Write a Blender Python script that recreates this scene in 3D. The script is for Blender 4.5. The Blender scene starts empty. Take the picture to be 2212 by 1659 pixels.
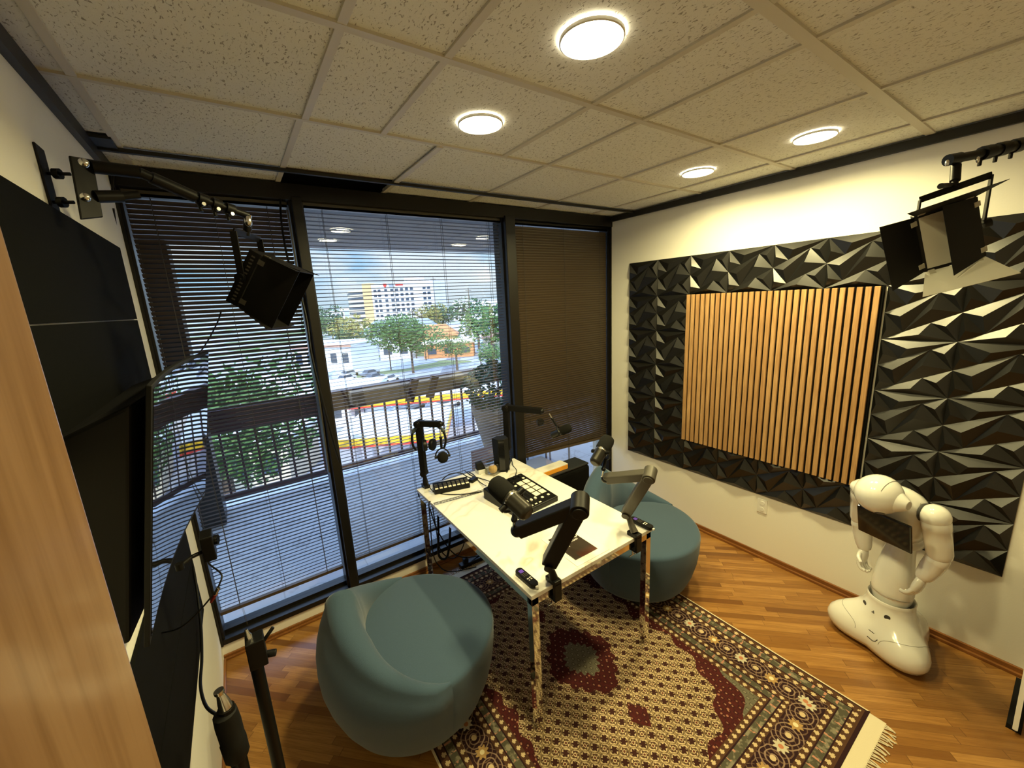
import bpy, bmesh, math, random
from mathutils import Vector, Matrix, noise
random.seed(7)
PI = math.pi
SC = bpy.context.scene
COL = SC.collection
V = Vector

# ------------------------------------------------------------------ camera
H = 2.035
FPX = 862.54
ROWS = [(0.81946623, -0.57081325, -0.05145223),
        (-0.15894275, -0.14008789, -0.97729861),
        (0.55064716, 0.80904117, -0.20552393)]
CAM = V((0, 0, H))
R3 = Matrix(ROWS)


def ray(u, v):
    return R3.transposed() @ V(((u - 1106) / FPX, (v - 829.5) / FPX, 1.0))


def at(u, v, x=None, y=None, z=None, d=None):
    r = ray(u, v)
    if x is not None: t = (x - CAM.x) / r.x
    elif y is not None: t = (y - CAM.y) / r.y
    elif z is not None: t = (z - CAM.z) / r.z
    else: t = d
    return CAM + r * t


cd = bpy.data.cameras.new('camera')
cam = bpy.data.objects.new('camera', cd)
COL.objects.link(cam)
M = Matrix.Identity(4)
for i in range(3):
    M[i][0] = ROWS[0][i]
    M[i][1] = -ROWS[1][i]
    M[i][2] = -ROWS[2][i]
M.translation = CAM
cam.matrix_world = M
cd.sensor_width = 36
cd.lens = 36 * FPX / 2212
cd.clip_start = 0.02
cd.clip_end = 3000
SC.camera = cam
SC.view_settings.view_transform = 'Standard'
SC.view_settings.look = 'None'
SC.view_settings.exposure = 0.0
SC.view_settings.gamma = 1.0
SC.view_settings.use_curve_mapping = False
SC.cycles.use_denoising = True
SC.cycles.adaptive_threshold = 0.02
SC.cycles.max_bounces = 7
SC.cycles.diffuse_bounces = 4
SC.cycles.glossy_bounces = 4
SC.cycles.transparent_max_bounces = 12
SC.cycles.caustics_reflective = False
SC.cycles.caustics_refractive = False
SC.cycles.sample_clamp_indirect = 6.0
LAMP, SKY, SUN = 22.0, 3.2, 5.0


# ------------------------------------------------------------------ objects
def tag(o, label=None, cat=None, group=None, kind=None):
    if label: o['label'] = label
    if cat: o['category'] = cat
    if group: o['group'] = group
    if kind: o['kind'] = kind
    return o


def thing(name, label, cat, loc=(0, 0, 0), group=None):
    o = bpy.data.objects.new(name, None)
    o.empty_display_size = 0.05
    COL.objects.link(o)
    o.location = loc
    return tag(o, label, cat, group)


def origin_of(o):
    p = V((0, 0, 0))
    while o is not None:
        p += V(o.location)
        o = o.parent
    return p


def copy_tree(o, parent=None):
    c = o.copy()
    COL.objects.link(c)
    c.parent = parent
    for ch in list(o.children):
        copy_tree(ch, c)
    return c


def frame_of(d, up=(0, 0, 1)):
    d = V(d).normalized()
    up = V(up)
    if abs(d.dot(up)) > 0.98: up = V((1, 0, 0))
    s = d.cross(up).normalized()
    return s, s.cross(d).normalized(), d


class MB:
    """collects shapes and links them as one mesh object"""
    def __init__(s):
        s.v = []; s.f = []

    def add(s, vs, fs):
        b = len(s.v)
        s.v += [tuple(p) for p in vs]
        s.f += [tuple(i + b for i in q) for q in fs]
        return s

    def box(s, a, b):
        x0, y0, z0 = [min(a[i], b[i]) for i in range(3)]
        x1, y1, z1 = [max(a[i], b[i]) for i in range(3)]
        return s.add([(x0, y0, z0), (x1, y0, z0), (x1, y1, z0), (x0, y1, z0), (x0, y0, z1), (x1, y0, z1), (x1, y1, z1), (x0, y1, z1)],
                     [(0, 3, 2, 1), (4, 5, 6, 7), (0, 1, 5, 4), (1, 2, 6, 5), (2, 3, 7, 6), (3, 0, 4, 7)])

    def obox(s, c, ax, ay, az):
        """box from its centre and three half axes"""
        c, ax, ay, az = V(c), V(ax), V(ay), V(az)
        vs = [c + ax * i + ay * j + az * k for k in (-1, 1) for (i, j) in ((-1, -1), (1, -1), (1, 1), (-1, 1))]
        return s.add(vs, [(0, 3, 2, 1), (4, 5, 6, 7), (0, 1, 5, 4), (1, 2, 6, 5), (2, 3, 7, 6), (3, 0, 4, 7)])

    def beam(s, p, q, w, h, up=(0, 0, 1)):
        p, q = V(p), V(q)
        a, b, d = frame_of(q - p, up)
        return s.obox((p + q) / 2, a * w / 2, b * h / 2, (q - p) / 2)

    def hexa(s, vs):
        return s.add(vs, [(0, 3, 2, 1), (4, 5, 6, 7), (0, 1, 5, 4), (1, 2, 6, 5), (2, 3, 7, 6), (3, 0, 4, 7)])

    def rings(s, rings, cap=True, closed=False):
        n = len(rings[0]); b = len(s.v)
        for r in rings: s.v += [tuple(p) for p in r]
        m = len(rings)
        for i in range(m if closed else m - 1):
            i2 = (i + 1) % m
            for j in range(n):
                k = (j + 1) % n
                s.f.append((b + i * n + j, b + i * n + k, b + i2 * n + k, b + i2 * n + j))
        if cap and not closed:
            s.f.append(tuple(b + j for j in reversed(range(n))))
            s.f.append(tuple(b + (m - 1) * n + j for j in range(n)))
        return s

    def cyl(s, p, q, r1, r2=None, n=16):
        r2 = r1 if r2 is None else r2
        p, q = V(p), V(q)
        a, b, d = frame_of(q - p)
        mk = lambda c, r: [c + a * r * math.cos(2 * PI * i / n) + b * r * math.sin(2 * PI * i / n) for i in range(n)]
        return s.rings([mk(p, r1), mk(q, r2)])

    def lathe(s, p, d, prof, n=24, up=(0, 0, 1)):
        """prof: (distance along d, radius)"""
        p = V(p)
        a, b, d = frame_of(d, up)
        return s.rings([[p + d * t + a * r * math.cos(2 * PI * i / n) + b * r * math.sin(2 * PI * i / n) for i in range(n)] for t, r in prof])

    def tube(s, pts, r, n=8, sub=6, smooth=True):
        pts = [V(p) for p in pts]
        if smooth and len(pts) > 2:
            out = []
            P = [pts[0] * 2 - pts[1]] + pts + [pts[-1] * 2 - pts[-2]]
            for i in range(1, len(P) - 2):
                for k in range(sub):
                    t = k / sub
                    out.append(0.5 * ((2 * P[i]) + (P[i + 1] - P[i - 1]) * t + (2 * P[i - 1] - 5 * P[i] + 4 * P[i + 1] - P[i + 2]) * t * t + (3 * P[i] - P[i - 1] - 3 * P[i + 1] + P[i + 2]) * t ** 3))
            out.append(pts[-1]); pts = out
        rr = []
        a, b, d = frame_of(pts[1] - pts[0])
        for i, p in enumerate(pts):
            d = (pts[min(i + 1, len(pts) - 1)] - pts[max(i - 1, 0)]).normalized()
            a = (a - d * a.dot(d)).normalized()
            b = d.cross(a)
            ri = r[i] if isinstance(r, (list, tuple)) and len(r) == len(pts) else (r if not isinstance(r, (list, tuple)) else r[0] + (r[-1] - r[0]) * i / (len(pts) - 1))
            rr.append([p + a * ri * math.cos(2 * PI * j / n) + b * ri * math.sin(2 * PI * j / n) for j in range(n)])
        return s.rings(rr)

    def ball(s, c, rx, ry=None, rz=None, n=20, m=12, rot=None):
        ry = rx if ry is None else ry; rz = rx if rz is None else rz
        c = V(c); rot = rot or Matrix.Identity(3)
        rr = []
        for i in range(m + 1):
            t = PI * (0.02 + 0.96 * i / m)
            rr.append([c + rot @ V((rx * math.sin(t) * math.cos(2 * PI * j / n), ry * math.sin(t) * math.sin(2 * PI * j / n), -rz * math.cos(t))) for j in range(n)])
        return s.rings(rr)

    def prism(s, poly, off):
        off = V(off); n = len(poly); b = len(s.v)
        s.v += [tuple(V(p)) for p in poly] + [tuple(V(p) + off) for p in poly]
        s.f.append(tuple(b + i for i in reversed(range(n))))
        s.f.append(tuple(b + n + i for i in range(n)))
        for i in range(n):
            k = (i + 1) % n
            s.f.append((b + i, b + k, b + n + k, b + n + i))
        return s

    def build(s, name, mat, parent=None, smooth=None, bevel=0, local=False, seg=2):
        me = bpy.data.meshes.new(name)
        o = V((0, 0, 0)) if (parent is None or local) else origin_of(parent)
        me.from_pydata([V(p) - o for p in s.v], [], s.f)
        me.validate()
        bm = bmesh.new(); bm.from_mesh(me)
        bmesh.ops.recalc_face_normals(bm, faces=bm.faces)
        bm.to_mesh(me); bm.free()
        if smooth is not None:
            me.polygons.foreach_set('use_smooth', [True] * len(me.polygons))
            me.set_sharp_from_angle(angle=math.radians(smooth))
        me.materials.append(mat)
        ob = bpy.data.objects.new(name, me)
        COL.objects.link(ob)
        ob.parent = parent
        if bevel:
            md = ob.modifiers.new('bevel', 'BEVEL'); md.width = bevel; md.segments = seg; md.limit_method = 'ANGLE'; md.angle_limit = 0.6
            md.harden_normals = False
        return ob


def struct(name, mb, mat, **k):
    return tag(mb.build(name, mat, **k), kind='structure')


# ------------------------------------------------------------------ node expressions
class X:
    nt = None
    def __init__(s, v): s.v = v
    def __add__(a, b): return m_('ADD', a, b)
    __radd__ = __add__
    def __sub__(a, b): return m_('SUBTRACT', a, b)
    def __rsub__(a, b): return m_('SUBTRACT', b, a)
    def __mul__(a, b): return m_('MULTIPLY', a, b)
    __rmul__ = __mul__
    def __truediv__(a, b): return m_('DIVIDE', a, b)
    def __rtruediv__(a, b): return m_('DIVIDE', b, a)
    def __gt__(a, b): return m_('GREATER_THAN', a, b)
    def __lt__(a, b): return m_('LESS_THAN', a, b)


def put(sock, q):
    q = q.v if isinstance(q, X) else q
    if isinstance(q, bpy.types.NodeSocket): X.nt.links.new(q, sock)
    elif isinstance(q, (tuple, list)) and len(q) == 3 and sock.type == 'RGBA': sock.default_value = (*q, 1)
    else: sock.default_value = q


def m_(op, *a):
    n = X.nt.nodes.new('ShaderNodeMath'); n.operation = op
    for i, q in enumerate(a): put(n.inputs[i], q)
    return X(n.outputs[0])


sin_ = lambda a: m_('SINE', a)
cos_ = lambda a: m_('COSINE', a)
floor_ = lambda a: m_('FLOOR', a)
frac_ = lambda a: m_('FRACT', a)
abs_ = lambda a: m_('ABSOLUTE', a)
min_ = lambda a, b: m_('MINIMUM', a, b)
max_ = lambda a, b: m_('MAXIMUM', a, b)
sqrt_ = lambda a: m_('SQRT', a)
mod2 = lambda a: abs_(frac_(a * 0.5 + 0.25) - 0.5)


def step(lo, hi, x):
    n = X.nt.nodes.new('ShaderNodeMapRange'); n.clamp = True
    put(n.inputs['Value'], x); put(n.inputs['From Min'], lo); put(n.inputs['From Max'], hi)
    return X(n.outputs[0])


def band(x, a, b):
    return (x > a) * (x < b)


def vec(x, y, z=0.0):
    n = X.nt.nodes.new('ShaderNodeCombineXYZ')
    for i, q in enumerate((x, y, z)): put(n.inputs[i], q)
    return X(n.outputs[0])


def mix(f, a, b):
    n = X.nt.nodes.new('ShaderNodeMix'); n.data_type = 'RGBA'
    put(n.inputs[0], f); put(n.inputs[6], a); put(n.inputs[7], b)
    return X(n.outputs[2])


def coords(kind='Object'):
    n = X.nt.nodes.new('ShaderNodeTexCoord')
    s = X.nt.nodes.new('ShaderNodeSeparateXYZ')
    X.nt.links.new(n.outputs[kind], s.inputs[0])
    return X(n.outputs[kind]), X(s.outputs[0]), X(s.outputs[1]), X(s.outputs[2])


def noise_(v, scale, detail=2.0, rough=0.5, dist=0.0):
    n = X.nt.nodes.new('ShaderNodeTexNoise')
    put(n.inputs['Vector'], v); put(n.inputs['Scale'], scale); put(n.inputs['Detail'], detail); put(n.inputs['Roughness'], rough); put(n.inputs['Distortion'], dist)
    return X(n.outputs[0])


def voro_(v, scale, feature='F1', out='Distance'):
    n = X.nt.nodes.new('ShaderNodeTexVoronoi'); n.feature = feature
    put(n.inputs['Vector'], v); put(n.inputs['Scale'], scale)
    return X(n.outputs[out])


def white_(v):
    n = X.nt.nodes.new('ShaderNodeTexWhiteNoise'); n.noise_dimensions = '3D'
    put(n.inputs['Vector'], v)
    return X(n.outputs[0])


def bump_(h, strength=0.3, dist=0.01):
    n = X.nt.nodes.new('ShaderNodeBump')
    put(n.inputs['Height'], h); n.inputs['Strength'].default_value = strength; n.inputs['Distance'].default_value = dist
    return X(n.outputs[0])


def newmat(name):
    m = bpy.data.materials.new(name); m.use_nodes = True
    X.nt = m.node_tree
    return m, m.node_tree.nodes['Principled BSDF']


def pbr(name, col, rough=0.5, metal=0.0, spec=0.5, var=0.0, vscale=8.0, bump=0.0, bscale=200.0, **kw):
    m, b = newmat(name)
    b.inputs['Roughness'].default_value = rough
    b.inputs['Metallic'].default_value = metal
    b.inputs['Specular IOR Level'].default_value = spec
    P, x, y, z = coords()
    if var:
        f = noise_(P, vscale, 3.0)
        put(b.inputs['Base Color'], mix(f, tuple(c * (1 - var) for c in col), tuple(min(1, c * (1 + var)) for c in col)))
    else:
        b.inputs['Base Color'].default_value = (*col, 1)
    if bump:
        put(b.inputs['Normal'], bump_(noise_(P, bscale, 2.0), bump, 0.002))
    for k, v in kw.items():
        b.inputs[k.replace('_', ' ')].default_value = v
    return m


MAT = {}
MAT['black'] = pbr('black_plastic', (0.004, 0.004, 0.004), 0.42, spec=0.28, bump=0.1)
MAT['black_matte'] = pbr('black_matte', (0.004, 0.004, 0.004), 0.7, spec=0.3)
MAT['black_gloss'] = pbr('black_gloss', (0.008, 0.008, 0.009), 0.08)
MAT['black_metal'] = pbr('black_metal', (0.005, 0.0045, 0.004), 0.45, 0.0, spec=0.22)
MAT['grey_metal'] = pbr('grey_metal', (0.085, 0.078, 0.065), 0.45, 0.3)
MAT['foam'] = pbr('mic_foam', (0.006, 0.006, 0.005), 0.95, spec=0.2, bump=0.6, bscale=900)
MAT['steel'] = pbr('steel', (0.75, 0.74, 0.7), 0.22, 1.0)
MAT['chrome'] = pbr('chrome', (0.82, 0.81, 0.78), 0.06, 1.0)
MAT['white_wall'] = pbr('painted_wall', (0.86, 0.845, 0.78), 0.7, var=0.02, vscale=2, bump=0.15, bscale=120)
MAT['white_plastic'] = pbr('white_plastic', (0.82, 0.81, 0.77), 0.3)
MAT['robot'] = pbr('robot_shell', (0.82, 0.815, 0.77), 0.16, Coat_Weight=0.5, Coat_Roughness=0.05)
MAT['robot_joint'] = pbr('robot_joint_dark', (0.05, 0.05, 0.05), 0.5)
MAT['seam'] = pbr('seam_grey', (0.25, 0.24, 0.22), 0.5)
MAT['bronze'] = pbr('bronze_frame', (0.008, 0.007, 0.0055), 0.4, 0.0, spec=0.35)
MAT['trim_black'] = pbr('black_trim', (0.009, 0.008, 0.006), 0.5)
MAT['tbar'] = pbr('ceiling_bar', (0.62, 0.58, 0.5), 0.55)
MAT['void'] = pbr('dark_void', (0.004, 0.004, 0.004), 0.9)
MAT['felt'] = pbr('black_felt', (0.0035, 0.0036, 0.003), 0.95, spec=0.12, bump=0.4, bscale=500)
MAT['tile3d'] = pbr('black_relief', (0.004, 0.004, 0.0035), 0.36, spec=0.7, bump=0.06, bscale=300)
MAT['teal'] = pbr('teal_fabric', (0.050, 0.088, 0.138), 0.9, spec=0.2, var=0.14, vscale=260, bump=0.35, bscale=700, Sheen_Weight=0.25, Sheen_Roughness=0.5)
MAT['slat'] = pbr('blind_slat', (0.062, 0.044, 0.027), 0.42)
MAT['cord'] = pbr('blind_cord', (0.05, 0.05, 0.055), 0.8)
MAT['yellow'] = pbr('yellow_card', (0.9, 0.38, 0.035), 0.5)
MAT['paper'] = pbr('white_paper', (0.85, 0.84, 0.8), 0.6)
MAT['button'] = pbr('pale_button', (0.85, 0.8, 0.66), 0.5)
MAT['purple'] = pbr('purple_pad', (0.09, 0.04, 0.42), 0.5)
MAT['ball'] = pbr('cream_ball', (0.75, 0.5, 0.22), 0.6)
MAT['redcable'] = pbr('red_strip', (0.25, 0.02, 0.02), 0.5)


def mat_glass(name, tint=(1, 1, 1), rough=0.0, boost=1.0):
    m, b = newmat(name)
    nt = m.node_tree
    nt.nodes.remove(b)
    out = nt.nodes['Material Output']
    tr = nt.nodes.new('ShaderNodeBsdfTransparent'); tr.inputs[0].default_value = (*tint, 1)
    gl = nt.nodes.new('ShaderNodeBsdfGlossy'); gl.inputs['Roughness'].default_value = rough
    ge = nt.nodes.new('ShaderNodeNewGeometry'); dt = nt.nodes.new('ShaderNodeVectorMath'); dt.operation = 'DOT_PRODUCT'
    nt.links.new(ge.outputs['Normal'], dt.inputs[0]); nt.links.new(ge.outputs['Incoming'], dt.inputs[1])
    mx = nt.nodes.new('ShaderNodeMixShader')
    f = min_(0.04 * boost + m_('POWER', 1.0 - abs_(X(dt.outputs['Value'])), 5.0) * 0.96, 0.98)
    nt.links.new(f.v, mx.inputs[0]); nt.links.new(tr.outputs[0], mx.inputs[1]); nt.links.new(gl.outputs[0], mx.inputs[2])
    nt.links.new(mx.outputs[0], out.inputs[0])
    return m


MAT['glass'] = mat_glass('window_glass', (0.93, 0.97, 1.0), boost=3.4)
MAT['clear'] = mat_glass('clear_acrylic', (0.9, 0.9, 0.88))


def mat_floor():
    m, b = newmat('oak_strip_floor')
    P, x, y, z = coords()
    u = (x - y) * 0.70711
    v = (x + y) * 0.70711
    w = 0.040
    row = floor_(v / w)
    r1 = white_(vec(row, 3.3, 1.0))
    ln = 0.30 + r1 * 0.25
    uu = u / ln + r1 * 17.0
    pl = floor_(uu)
    r2 = white_(vec(row, pl, 5.0))
    r3 = white_(vec(row, pl, 9.0))
    g = noise_(vec(u * 3.0 + r2 * 40.0, v * 55.0, r2 * 9.0), 1.0, 5.0, 0.6, 0.8)
    g2 = noise_(vec(u * 12.0 + r2 * 40.0, v * 260.0, 0.0), 1.0, 3.0, 0.6)
    c = mix(r2, (0.27, 0.120, 0.026), (0.52, 0.27, 0.075))
    c = mix(step(0.80, 1.0, r3), c, (0.15, 0.06, 0.014))
    c = mix(step(0.35, 0.7, g) * 0.7, c, (0.20, 0.075, 0.016))
    c = mix(step(0.45, 0.75, g2) * 0.4, c, (0.15, 0.055, 0.012))
    ev = abs_(frac_(v / w) - 0.5)
    eu = abs_(frac_(uu) - 0.5)
    gap = max_(ev > 0.487, eu > 0.497)
    c = mix(gap * 0.6, c, (0.05, 0.02, 0.006))
    put(b.inputs['Base Color'], c)
    put(b.inputs['Roughness'], 0.24 + g2 * 0.14)
    put(b.inputs['Normal'], bump_(g2 * 0.3 - gap, 0.12, 0.002))
    return m


def mat_wood(name, c1, c2, cd_, axis='z', scale=1.0, rough=0.4, coat=0.0, per=None):
    """wood with its grain running along one axis"""
    m, b = newmat(name)
    P, x, y, z = coords()
    a, p, q = {'z': (z, x, y), 'y': (y, x, z), 'x': (x, y, z)}[axis]
    sh = white_(vec(floor_(per[0](x, y, z)), 1.0, 2.0)) if per else 0.0
    g = noise_(vec(p * 22.0 * scale, q * 22.0 * scale + sh * 30.0, a * 1.6 * scale + sh * 9.0), 1.0, 5.0, 0.6, 1.2)
    f = noise_(vec(p * 160.0 * scale, q * 160.0 * scale, a * 6.0 * scale), 1.0, 3.0, 0.6)
    c = mix(step(0.3, 0.7, g), c1, c2)
    if per: c = mix(sh * 0.6, c, c2)
    c = mix(step(0.42, 0.72, f) * 0.6, c, cd_)
    put(b.inputs['Base Color'], c)
    b.inputs['Roughness'].default_value = rough
    b.inputs['Coat Weight'].default_value = coat
    b.inputs['Coat Roughness'].default_value = 0.12
    put(b.inputs['Normal'], bump_(f, 0.08, 0.001))
    return m


MAT['floor'] = mat_floor()
MAT['slatwood'] = mat_wood('walnut_slat', (0.60, 0.37, 0.165), (0.38, 0.2, 0.075), (0.20, 0.10, 0.035), 'z', 1.3, 0.5, per=[lambda x, y, z: y / 0.04])
MAT['basewood'] = mat_wood('stained_baseboard', (0.30, 0.12, 0.03), (0.2, 0.075, 0.02), (0.1, 0.035, 0.01), 'y', 1.0, 0.3)
MAT['doorwood'] = mat_wood('honey_door_veneer', (0.37, 0.22, 0.115), (0.28, 0.15, 0.07), (0.18, 0.085, 0.03), 'z', 0.55, 0.3, 0.7)


def mat_ceiling():
    m, b = newmat('fissured_ceiling_tile')
    P, x, y, z = coords()
    wob = noise_(vec(x * 20.0, y * 20.0, 0.0), 1.0, 2.0)
    n1 = noise_(vec(x * 150.0 + wob * 3.0, y * 62.0, 3.0), 1.0, 2.0, 0.55, 0.8)
    n2 = noise_(vec(x * 420.0, y * 420.0, 7.0), 1.0, 3.0, 0.6)
    fis = step(0.60, 0.66, n1)
    pin = step(0.56, 0.70, n2)
    c = mix(noise_(P, 1.5, 2.0), (0.78, 0.775, 0.72), (0.85, 0.845, 0.79))
    c = mix(pin * 0.28, c, (0.36, 0.32, 0.26))
    c = mix(fis * 0.75, c, (0.2, 0.17, 0.13))
    put(b.inputs['Base Color'], c)
    b.inputs['Roughness'].default_value = 0.9
    put(b.inputs['Normal'], bump_(n2 * -0.4 - fis, 0.4, 0.003))
    return m


MAT['ceiling'] = mat_ceiling()


def mat_marble():
    m, b = newmat('veined_marble_top')
    P, x, y, z = coords()
    w = noise_(vec(x * 1.6, y * 1.1, 0.3), 1.0, 4.0, 0.6)
    t = noise_(vec(x * 1.5 + w * 1.4, y * 3.2 - x * 1.6 + w * 1.2, 1.7), 1.0, 3.0, 0.55)
    vein = step(0.045, 0.0, abs_(t - 0.52)) * step(0.42, 0.62, noise_(P, 2.4, 2.0))
    vein2 = step(0.02, 0.0, abs_(t - 0.60)) * step(0.5, 0.62, noise_(P, 1.3, 2.0))
    c = mix(vein * 0.75, (0.87, 0.86, 0.82), (0.5, 0.42, 0.33))
    c = mix(vein2 * 0.8, c, (0.4, 0.39, 0.37))
    put(b.inputs['Base Color'], c)
    b.inputs['Roughness'].default_value = 0.12
    return m


MAT['marble'] = mat_marble()


def mat_rug():
    """the pattern in metres from the rug's middle"""
    m, b = newmat('persian_rug_pile')
    P, x, y, z = coords()
    hx, hy = 0.89, 1.055
    ax, ay = abs_(x), abs_(y)
    ex, ey = hx - ax, hy - ay
    d = min_(ex, ey)
    side = ex < ey
    t = side * y + (1.0 - side) * x            # coordinate along the border
    dark = (0.03, 0.012, 0.014)
    brown = (0.085, 0.04, 0.022)
    cream = (0.60, 0.46, 0.27)
    green = (0.085, 0.078, 0.052)
    greenl = (0.24, 0.215, 0.15)
    red = (0.15, 0.02, 0.016)
    pink = (0.5, 0.24, 0.16)
    jit = noise_(P, 90.0, 2.0) - 0.5
    xj, yj = x + jit * 0.006, y + jit * 0.006
    # field lattice of small flowers, in staggered cells
    c1 = 0.062
    a = (xj + yj) / c1; bq = (xj - yj) / c1
    fa, fb = frac_(a) - 0.5, frac_(bq) - 0.5
    ra = sqrt_(fa * fa + fb * fb)
    par = frac_((floor_(a) + floor_(bq)) * 0.5) > 0.25
    ang = m_('ARCTAN2', fa, fb)
    petal = 0.27 + 0.07 * cos_(ang * 6.0)
    flower = ra < (petal * 1.25)
    ringed = band(ra, 0.12, 0.2)
    eye = ra < 0.07
    lat = (abs_(abs_(fa) - 0.5) < 0.06) + (abs_(abs_(fb) - 0.5) < 0.06)
    curl = band(frac_(ra * 3.3 + ang * 0.3183 + jit * 0.5), 0.20, 0.66) * (ra > 0.2)
    fcol = mix(par, (0.045, 0.016, 0.012), (0.085, 0.042, 0.024))
    f = mix(min_(curl, 1.0) * 0.9, cream, (0.085, 0.048, 0.024))
    f = mix(min_(lat, 1.0) * 0.7, f, (0.2, 0.13, 0.06))
    f = mix(flower, f, fcol)
    f = mix(ringed * flower * par, f, cream)
    f = mix(eye * par, f, (0.16, 0.03, 0.02))
    # dark lattice for red and green grounds
    c2 = 0.052
    a2 = (xj * 1.3 + yj) / c2; b2 = (xj * 1.3 - yj) / c2
    ga, gb = frac_(a2) - 0.5, frac_(b2) - 0.5
    g1 = abs_(ga) + abs_(gb)
    rosette = g1 < 0.2
    rim = band(g1, 0.28, 0.38)
    core = g1 < 0.08
    nred = mix(noise_(P, 70.0, 2.0), (0.035, 0.007, 0.008), (0.10, 0.018, 0.015))
    rr = mix(rim * 0.9, nred, (0.022, 0.01, 0.010))
    rr = mix(rosette * 0.75, rr, (0.2, 0.07, 0.045))
    rr = mix(core, rr, (0.55, 0.38, 0.25))
    rr = mix((voro_(P, 26.0) < 0.16), rr, (0.34, 0.14, 0.09))
    gg = mix(rim * 0.8, mix(noise_(P, 60.0, 2.0), green, (0.19, 0.17, 0.12)), (0.05, 0.045, 0.03))
    gg = mix(rosette * 0.8, gg, greenl)
    # cream field with scalloped edge, red then green spandrels in the corners
    qx, qy = ax / 0.53, ay / 0.70
    body = m_('POWER', m_('POWER', qx, 2.6) + m_('POWER', qy, 2.6), 1 / 2.6)
    sc = body + 0.03 * sin_(m_('ARCTAN2', y, x) * 22.0)
    notch = step(0.22, 0.0, ay) * 0.10
    e1 = sc + notch * 1.0
    field = mix(e1 > 1.0, f, rr)
    field = mix(sc > 1.19, field, gg)
    # medallion and pendants
    md = (ax / 0.21 + ay / 0.25) * 0.5 + sqrt_((x / 0.21) * (x / 0.21) + (y / 0.25) * (y / 0.25)) * 0.5
    mdl = md + 0.05 * cos_(m_('ARCTAN2', y, x) * 16.0)
    field = mix(mdl < 1.0, field, rr)
    field = mix(mdl < 0.5, field, gg)
    pd = abs_(x) / 0.055 + abs_(ay - 0.40) / 0.075
    field = mix(pd < 1.0, field, rr)
    # main border: dark ground, scrolls and flowers
    s = 0.155
    k = floor_(t / s)
    ft = (frac_(t / s) - 0.5) * s
    dd = d - 0.185
    rf = sqrt_(ft * ft + dd * dd)
    an = m_('ARCTAN2', dd, ft)
    alt = frac_(k * 0.5) > 0.25
    fl = rf < (0.027 + 0.006 * cos_(an * 8.0))
    ft2 = (frac_(t / s + 0.5) - 0.5) * s
    rs = sqrt_(ft2 * ft2 + (dd * 1.15) * (dd * 1.15))
    an2 = m_('ARCTAN2', dd, ft2)
    sw = band(frac_(rs * 46.0 + an2 * 0.159 + noise_(P, 30.0, 1.0) * 0.7), 0.12, 0.40) * (rs < 0.08)
    wv = band(frac_(rf * 40.0 + noise_(P, 35.0, 1.0) * 0.8), 0.15, 0.36)
    mb = mix(wv * 0.8, dark, (0.17, 0.10, 0.065))
    mb = mix(sw * 0.9, mb, (0.30, 0.2, 0.14))
    mb = mix((rs < 0.014), mb, cream)
    mb = mix(fl, mb, mix(alt, (0.55, 0.5, 0.37), (0.42, 0.26, 0.1)))
    mb = mix(rf < 0.011, mb, mix(alt, (0.5, 0.2, 0.1), (0.75, 0.65, 0.4)))
    # guard bands
    def dent(dc, wid, per):
        sq = frac_(t / per)
        zz = (d - dc) / wid
        tooth = band(sq, 0.30, 0.62) * (abs_(zz - 0.15) < 0.75)
        tooth2 = band(sq, 0.16, 0.76) * (abs_(zz) < 0.28)
        return max_(tooth, tooth2)
    gb1 = mix(step(0.5, 0.62, noise_(vec(xj * 34.0, yj * 34.0, 0.0), 1.0, 2.0)), green, greenl)
    gb1 = mix(band(frac_(t / 0.05 + 0.3), 0.3, 0.5) * (noise_(P, 55.0, 1.0) > 0.5), gb1, pink)
    col = field
    col = mix(d < 0.345, col, mix(dent(0.328, 0.013, 0.036), brown, cream))
    col = mix(d < 0.308, col, gb1)
    col = mix(d < 0.268, col, mix(dent(0.255, 0.013, 0.036), brown, cream))
    col = mix(d < 0.242, col, mb)
    col = mix(d < 0.126, col, mix(dent(0.112, 0.014, 0.04), brown, cream))
    col = mix(d < 0.096, col, gb1)
    col = mix(d < 0.052, col, mix(dent(0.036, 0.015, 0.042), brown, cream))
    col = mix(d < 0.016, col, dark)
    col = mix(side * (ex < 0.009), col, (0.72, 0.62, 0.42))
    lines = (abs_(d - 0.31) < 0.0035) + (abs_(d - 0.27) < 0.0035) + (abs_(d - 0.097) < 0.003) + (abs_(d - 0.053) < 0.003)
    col = mix(min_(lines, 1.0), col, dark)
    put(b.inputs['Base Color'], col)
    b.inputs['Roughness'].default_value = 0.95
    b.inputs['Specular IOR Level'].default_value = 0.15
    put(b.inputs['Normal'], bump_(noise_(P, 500.0, 2.0), 0.4, 0.003))
    return m


MAT['rug'] = mat_rug()
MAT['fringe'] = pbr('rug_fringe', (0.72, 0.64, 0.46), 0.9, bump=0.4, bscale=400)
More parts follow.
